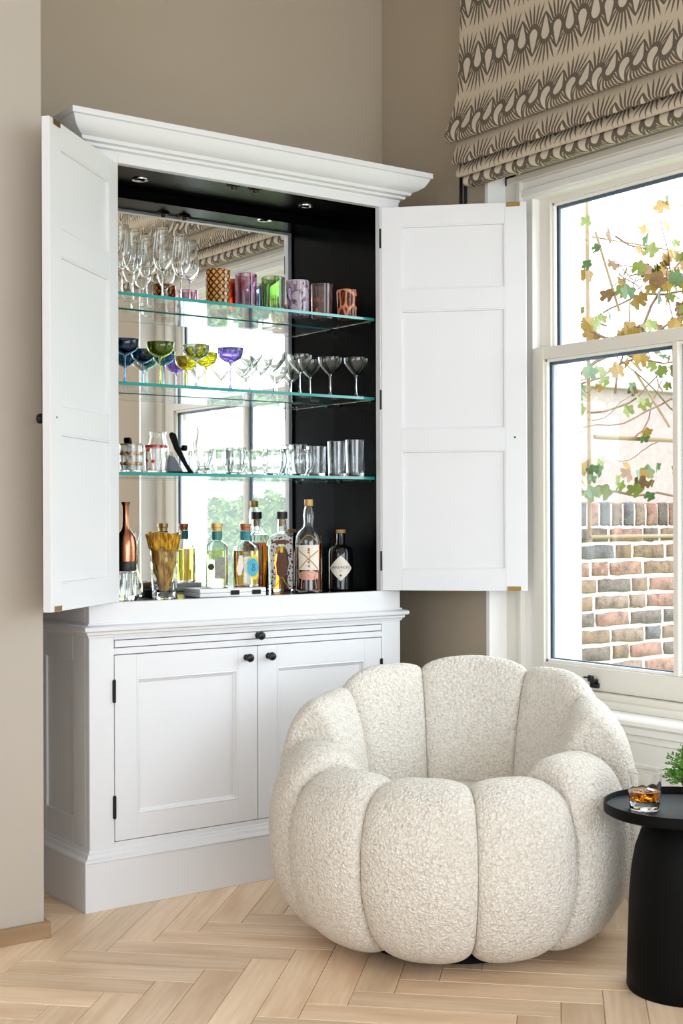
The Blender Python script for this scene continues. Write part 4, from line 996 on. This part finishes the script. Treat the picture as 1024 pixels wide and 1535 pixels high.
def brick_mesh(l, h, d=.05):
    mb = MB(); n = 4; P_ = []
    per = []
    for k in range(n): per.append((-l / 2 + l * k / n, -h / 2))
    for k in range(2): per.append((l / 2, -h / 2 + h * k / 2))
    for k in range(n): per.append((l / 2 - l * k / n, h / 2))
    for k in range(2): per.append((-l / 2, h / 2 - h * k / 2))
    per = [(x + rb.uniform(-.004, .004), z + rb.uniform(-.004, .004)) for x, z in per]
    f = .96
    mb.loft([[(x, .03, z) for x, z in per], [(x, -.006, z) for x, z in per], [(x - .006 * (1 if x > 0 else -1), -.011 - rb.uniform(0, .002), z * .86) for x, z in per]], cap0=False)
    me = bpy.data.meshes.new('brick'); me.from_pydata(mb.v, [], mb.f)
    bm = bmesh.new(); bm.from_mesh(me); bmesh.ops.recalc_face_normals(bm, faces=bm.faces); bm.to_mesh(me); bm.free()
    me.shade_smooth(); me.set_sharp_from_angle(angle=radians(60)); me.materials.append(M_brick); return me
stretch = [brick_mesh(.208, .0595) for _ in range(3)]; head = [brick_mesh(.098, .0595) for _ in range(3)]; sold = [brick_mesh(.061, .104) for _ in range(3)]
def lay(me, x, z):
    o = bpy.data.objects.new('brick', me); COL.objects.link(o); o.parent = gw; o.location = (x, 4.212 + rb.uniform(-.002, .003), z); o.rotation_euler = (0, rb.uniform(-.008, .008), 0)
nb = 0
for c in range(13):
    z = 1.1255 - c * .0757; x = 3.64 - (c % 2) * .09 - rb.uniform(0, .03); k = c
    while x < 6.05:
        m_, w = (stretch[rb.randrange(3)], .214) if (k % 3) else (head[rb.randrange(3)], .103)
        if x > 3.63: lay(m_, x + w / 2, z); nb += 1
        x += w + .012; k += 1
x = 3.66
while x < 6.05: lay(sold[rb.randrange(3)], x, 1.2215); x += .0765
# trellis of pale poles
tr = empty('trellis', (4.34, 4.16, 1.10), label='pale wooden pole trellis fixed to the garden wall', cat='trellis')
def pole(p, q, r_=.009, nm='pole'): MB().tube([p, tuple((a + b_) / 2 for a, b_ in zip(p, q)), q], r_, 8).build(nm, M_pole, tr)
pole((4.339, 4.15, 1.10), (4.339, 4.16, 2.62)); pole((4.33, 4.14, 1.12), (6.2, 4.14, 1.12)); pole((4.36, 4.14, 1.56), (6.2, 4.14, 1.56), .010)
pole((4.36, 4.15, 2.44), (6.2, 4.15, 2.44), .004); pole((4.47, 4.15, 2.335), (6.2, 4.15, 2.34), .003); pole((4.36, 4.13, 2.46), (4.50, 4.12, 2.12), .006); pole((4.60, 4.12, 1.86), (4.83, 4.12, 1.62), .006)
pole((4.52, 4.11, 2.06), (4.56, 4.10, 1.93), .006); pole((5.6, 4.15, 1.10), (5.6, 4.16, 2.62))
# vine: stems and lobed leaves in autumn colours
vine = empty('vine', (4.8, 4.1, 1.27), label='leafy climbing vine with yellow and green autumn leaves on the trellis', cat='vine')
M_bark = paint('vine_bark', rgb(120, 92, 74), 0.9, 0.25, 60, .3)
rv = random.Random(11)
nodes = []
def stem(p, d, L, r0, wig):
    pts = [Vector(p)]; d = Vector(d).normalized(); n = 12
    for k in range(n):
        d = (d + Vector((rv.uniform(-wig, wig), rv.uniform(-wig, wig) * .4, rv.uniform(-wig, wig)))).normalized()
        q = pts[-1] + d * L / n; q.y = min(max(q.y, 3.98), 4.19); pts.append(q)
    MB().tube(pts, [r0 * (1 - .6 * k / n) for k in range(n + 1)], 6).build('stem', M_bark, vine)
    nodes.extend(pts[1:])
for p, d, L, r0 in (((3.95, 4.14, 1.70), (1, 0, .10), 1.9, .010), ((5.9, 4.15, 2.0), (-1, 0, .02), 1.9, .011), ((4.1, 4.1, 2.12), (1, 0, -.25), 1.2, .008), ((5.3, 4.1, 2.3), (-1, 0, -.15), 1.1, .008), ((4.2, 4.12, 1.32), (1, 0, .04), 1.6, .007), ((5.6, 4.1, 1.45), (-1, 0, .05), 1.5, .006),
                    ((4.45, 4.1, 1.75), (.3, 0, 1), .7, .006), ((4.9, 4.1, 1.6), (-.4, 0, 1), .8, .006), ((4.7, 4.08, 2.0), (1, 0, .5), .6, .005), ((4.55, 4.1, 2.28), (1, 0, .1), .6, .004), ((4.25, 4.12, 1.95), (1, 0, .12), 1.1, .007), ((4.4, 4.1, 1.98), (1, 0, -.3), .9, .006), ((5.2, 4.1, 1.78), (-1, 0, .12), 1.0, .006), ((4.3, 4.1, 1.66), (1, 0, -.1), .9, .005)):
    stem(p, d, L, r0, .28)
for _ in range(34):
    stem((rv.uniform(4.0, 5.6), rv.uniform(4.04, 4.14), rv.uniform(1.45, 2.45)), (rv.choice((-1, 1)), 0, rv.uniform(-.9, .9)), rv.uniform(.22, .5), rv.uniform(.002, .005), .35)
def leaf_mesh(seed):
    q = random.Random(seed); K = 20; pts = []
    for k in range(K):
        a = 2 * pi * k / K; lobes = .62 + .30 * abs(cos(2.5 * (a - pi / 2))) ** 1.3 + q.uniform(-.05, .05)
        if k == 15: lobes = .22
        pts.append((lobes * cos(a) * .5, lobes * sin(a) * .5 + .30))
    vs = [(0, .30, 0)] + [(x, y, .20 * abs(x) - .16 * (y - .3) ** 2) for x, y in pts]
    fs = [(0, 1 + k, 1 + (k + 1) % K) for k in range(K)]
    n = len(vs); vs += [(x, y, z - .012) for x, y, z in vs]; fs += [tuple(i + n for i in f[::-1]) for f in fs]
    for k in range(K): a, b_ = 1 + k, 1 + (k + 1) % K; fs.append((a, a + n, b_ + n, b_))
    me = bpy.data.meshes.new('leaf'); me.from_pydata(vs, [], fs); return me
lm = [leafmat('leaf_' + n_, c) for n_, c in (('green', [rgb(50, 72, 40), rgb(70, 94, 52), rgb(90, 112, 64)]), ('lime', [rgb(92, 104, 42), rgb(112, 120, 50), rgb(130, 130, 64)]), ('yellow', [rgb(124, 92, 30), rgb(142, 110, 38), rgb(152, 124, 58)]), ('ochre', [rgb(86, 58, 34), rgb(110, 76, 40), rgb(130, 94, 50)]))]
meshes = []
for k in range(4):
    for j in range(2):
        me = leaf_mesh(20 + j).copy(); me.materials.append(lm[k]); meshes.append(me)
for k in range(290):
    p = nodes[rv.randrange(len(nodes))] + Vector((rv.uniform(-.07, .07), rv.uniform(-.07, .02), rv.uniform(-.07, .07)))
    if rv.random() < .20: p = Vector((rv.uniform(3.95, 5.7), rv.uniform(4.02, 4.15), rv.uniform(1.27, 1.42)))
    w = [.42, .28, .18, .12] if p.z < 1.5 else [.2, .25, .32, .23]
    ci = rv.choices(range(4), w)[0]
    o = bpy.data.objects.new('leaf', meshes[ci * 2 + rv.randrange(2)]); COL.objects.link(o); o.parent = vine
    o.location = p - vine.location; s_ = rv.uniform(.05, .092); o.scale = (s_, s_, s_)
    o.rotation_euler = (rv.uniform(.7, 2.2), rv.uniform(-.7, .7), rv.uniform(-.9, .9) + pi * rv.randrange(2) * .9)
# hedge down the garden, seen in the cabinet mirror
M_hedge = leafmat('hedge_leaf', [rgb(74, 100, 46), rgb(100, 128, 62), rgb(132, 152, 86)])
hg = empty('garden_hedge', (8.1, -4.6, -.3), label='clipped green hedge at the end of the garden reflected in the cabinet mirror', cat='hedge')
rh = random.Random(9); hm = MB(); ax = Vector((.86, .51, 0)); nx_ = Vector((.51, -.86, 0))
for k in range(24000):
    u_, v_, w_ = rh.uniform(-2.2, 2.2), rh.uniform(-.45, .45), rh.uniform(0, 1.0)
    top = 1.78 + .22 * noise.noise((u_ * 1.3, 3, 0)) + .1 * noise.noise((u_ * 5, 1, 0)) - 1.0 * v_ * v_
    if rh.random() < .7: v_ = -.45 + .06 * rh.random() + .10 * noise.noise((u_ * 3, w_ * 5, 7))
    p = Vector((8.1, -4.6, -.3)) + ax * u_ + nx_ * v_ + Vector((0, 0, top * (w_ ** .8)))
    a = Vector((rh.uniform(-1, 1), rh.uniform(-1, 1), rh.uniform(-.3, 1))).normalized(); b_ = a.orthogonal().normalized(); l = rh.uniform(.045, .08)
    hm.add([p - a * l, p + b_ * l * .45, p + a * l, p - b_ * l * .45], [(0, 1, 2, 3)])
tag(hm.build('foliage', M_hedge, hg, smooth=None), kind='stuff')
for u_ in (-1.6, -.5, .6, 1.7):
    p = Vector((8.1, -4.6, -.3)) + ax * u_; MB().tube([p, p + Vector((.05, 0, .6)), p + Vector((0, .05, 1.2))], [.04, .03, .015], 8).build('trunk', M_bark, hg)
# neighbouring house, pale in the distance
nhs = empty('neighbour_house', (12.0, 11.0, -.3), label='pale pink rendered neighbouring house beyond the garden wall', cat='house')
M_pink = paint('pink_render', rgb(150, 134, 132), 0.9, 0.10, 12, .2); M_slateroof = paint('slate_roof', rgb(226, 222, 220), .8, .05, 6)
MB().box(7.5, 17, 10, 16, -.3, 2.6).build('wall', M_pink, nhs, smooth=None)
MB().box(7.4, 17.1, 9.9, 16.1, 2.6, 2.72).build('roof', M_slateroof, nhs, smooth=None)
for x in (9.2, 12.0, 14.6):
    wf = MB().box(x, x + .9, 9.95, 10.02, .9, 2.2).build('window', M_winwhite, nhs, smooth=None, bevel=.01)
    MB().box(x + .07, x + .42, 9.94, 9.955, .97, 2.13).build('pane', M_spacer, wf, smooth=None, shift=True); MB().box(x + .48, x + .83, 9.94, 9.955, .97, 2.13).build('pane', M_spacer, wf, smooth=None)
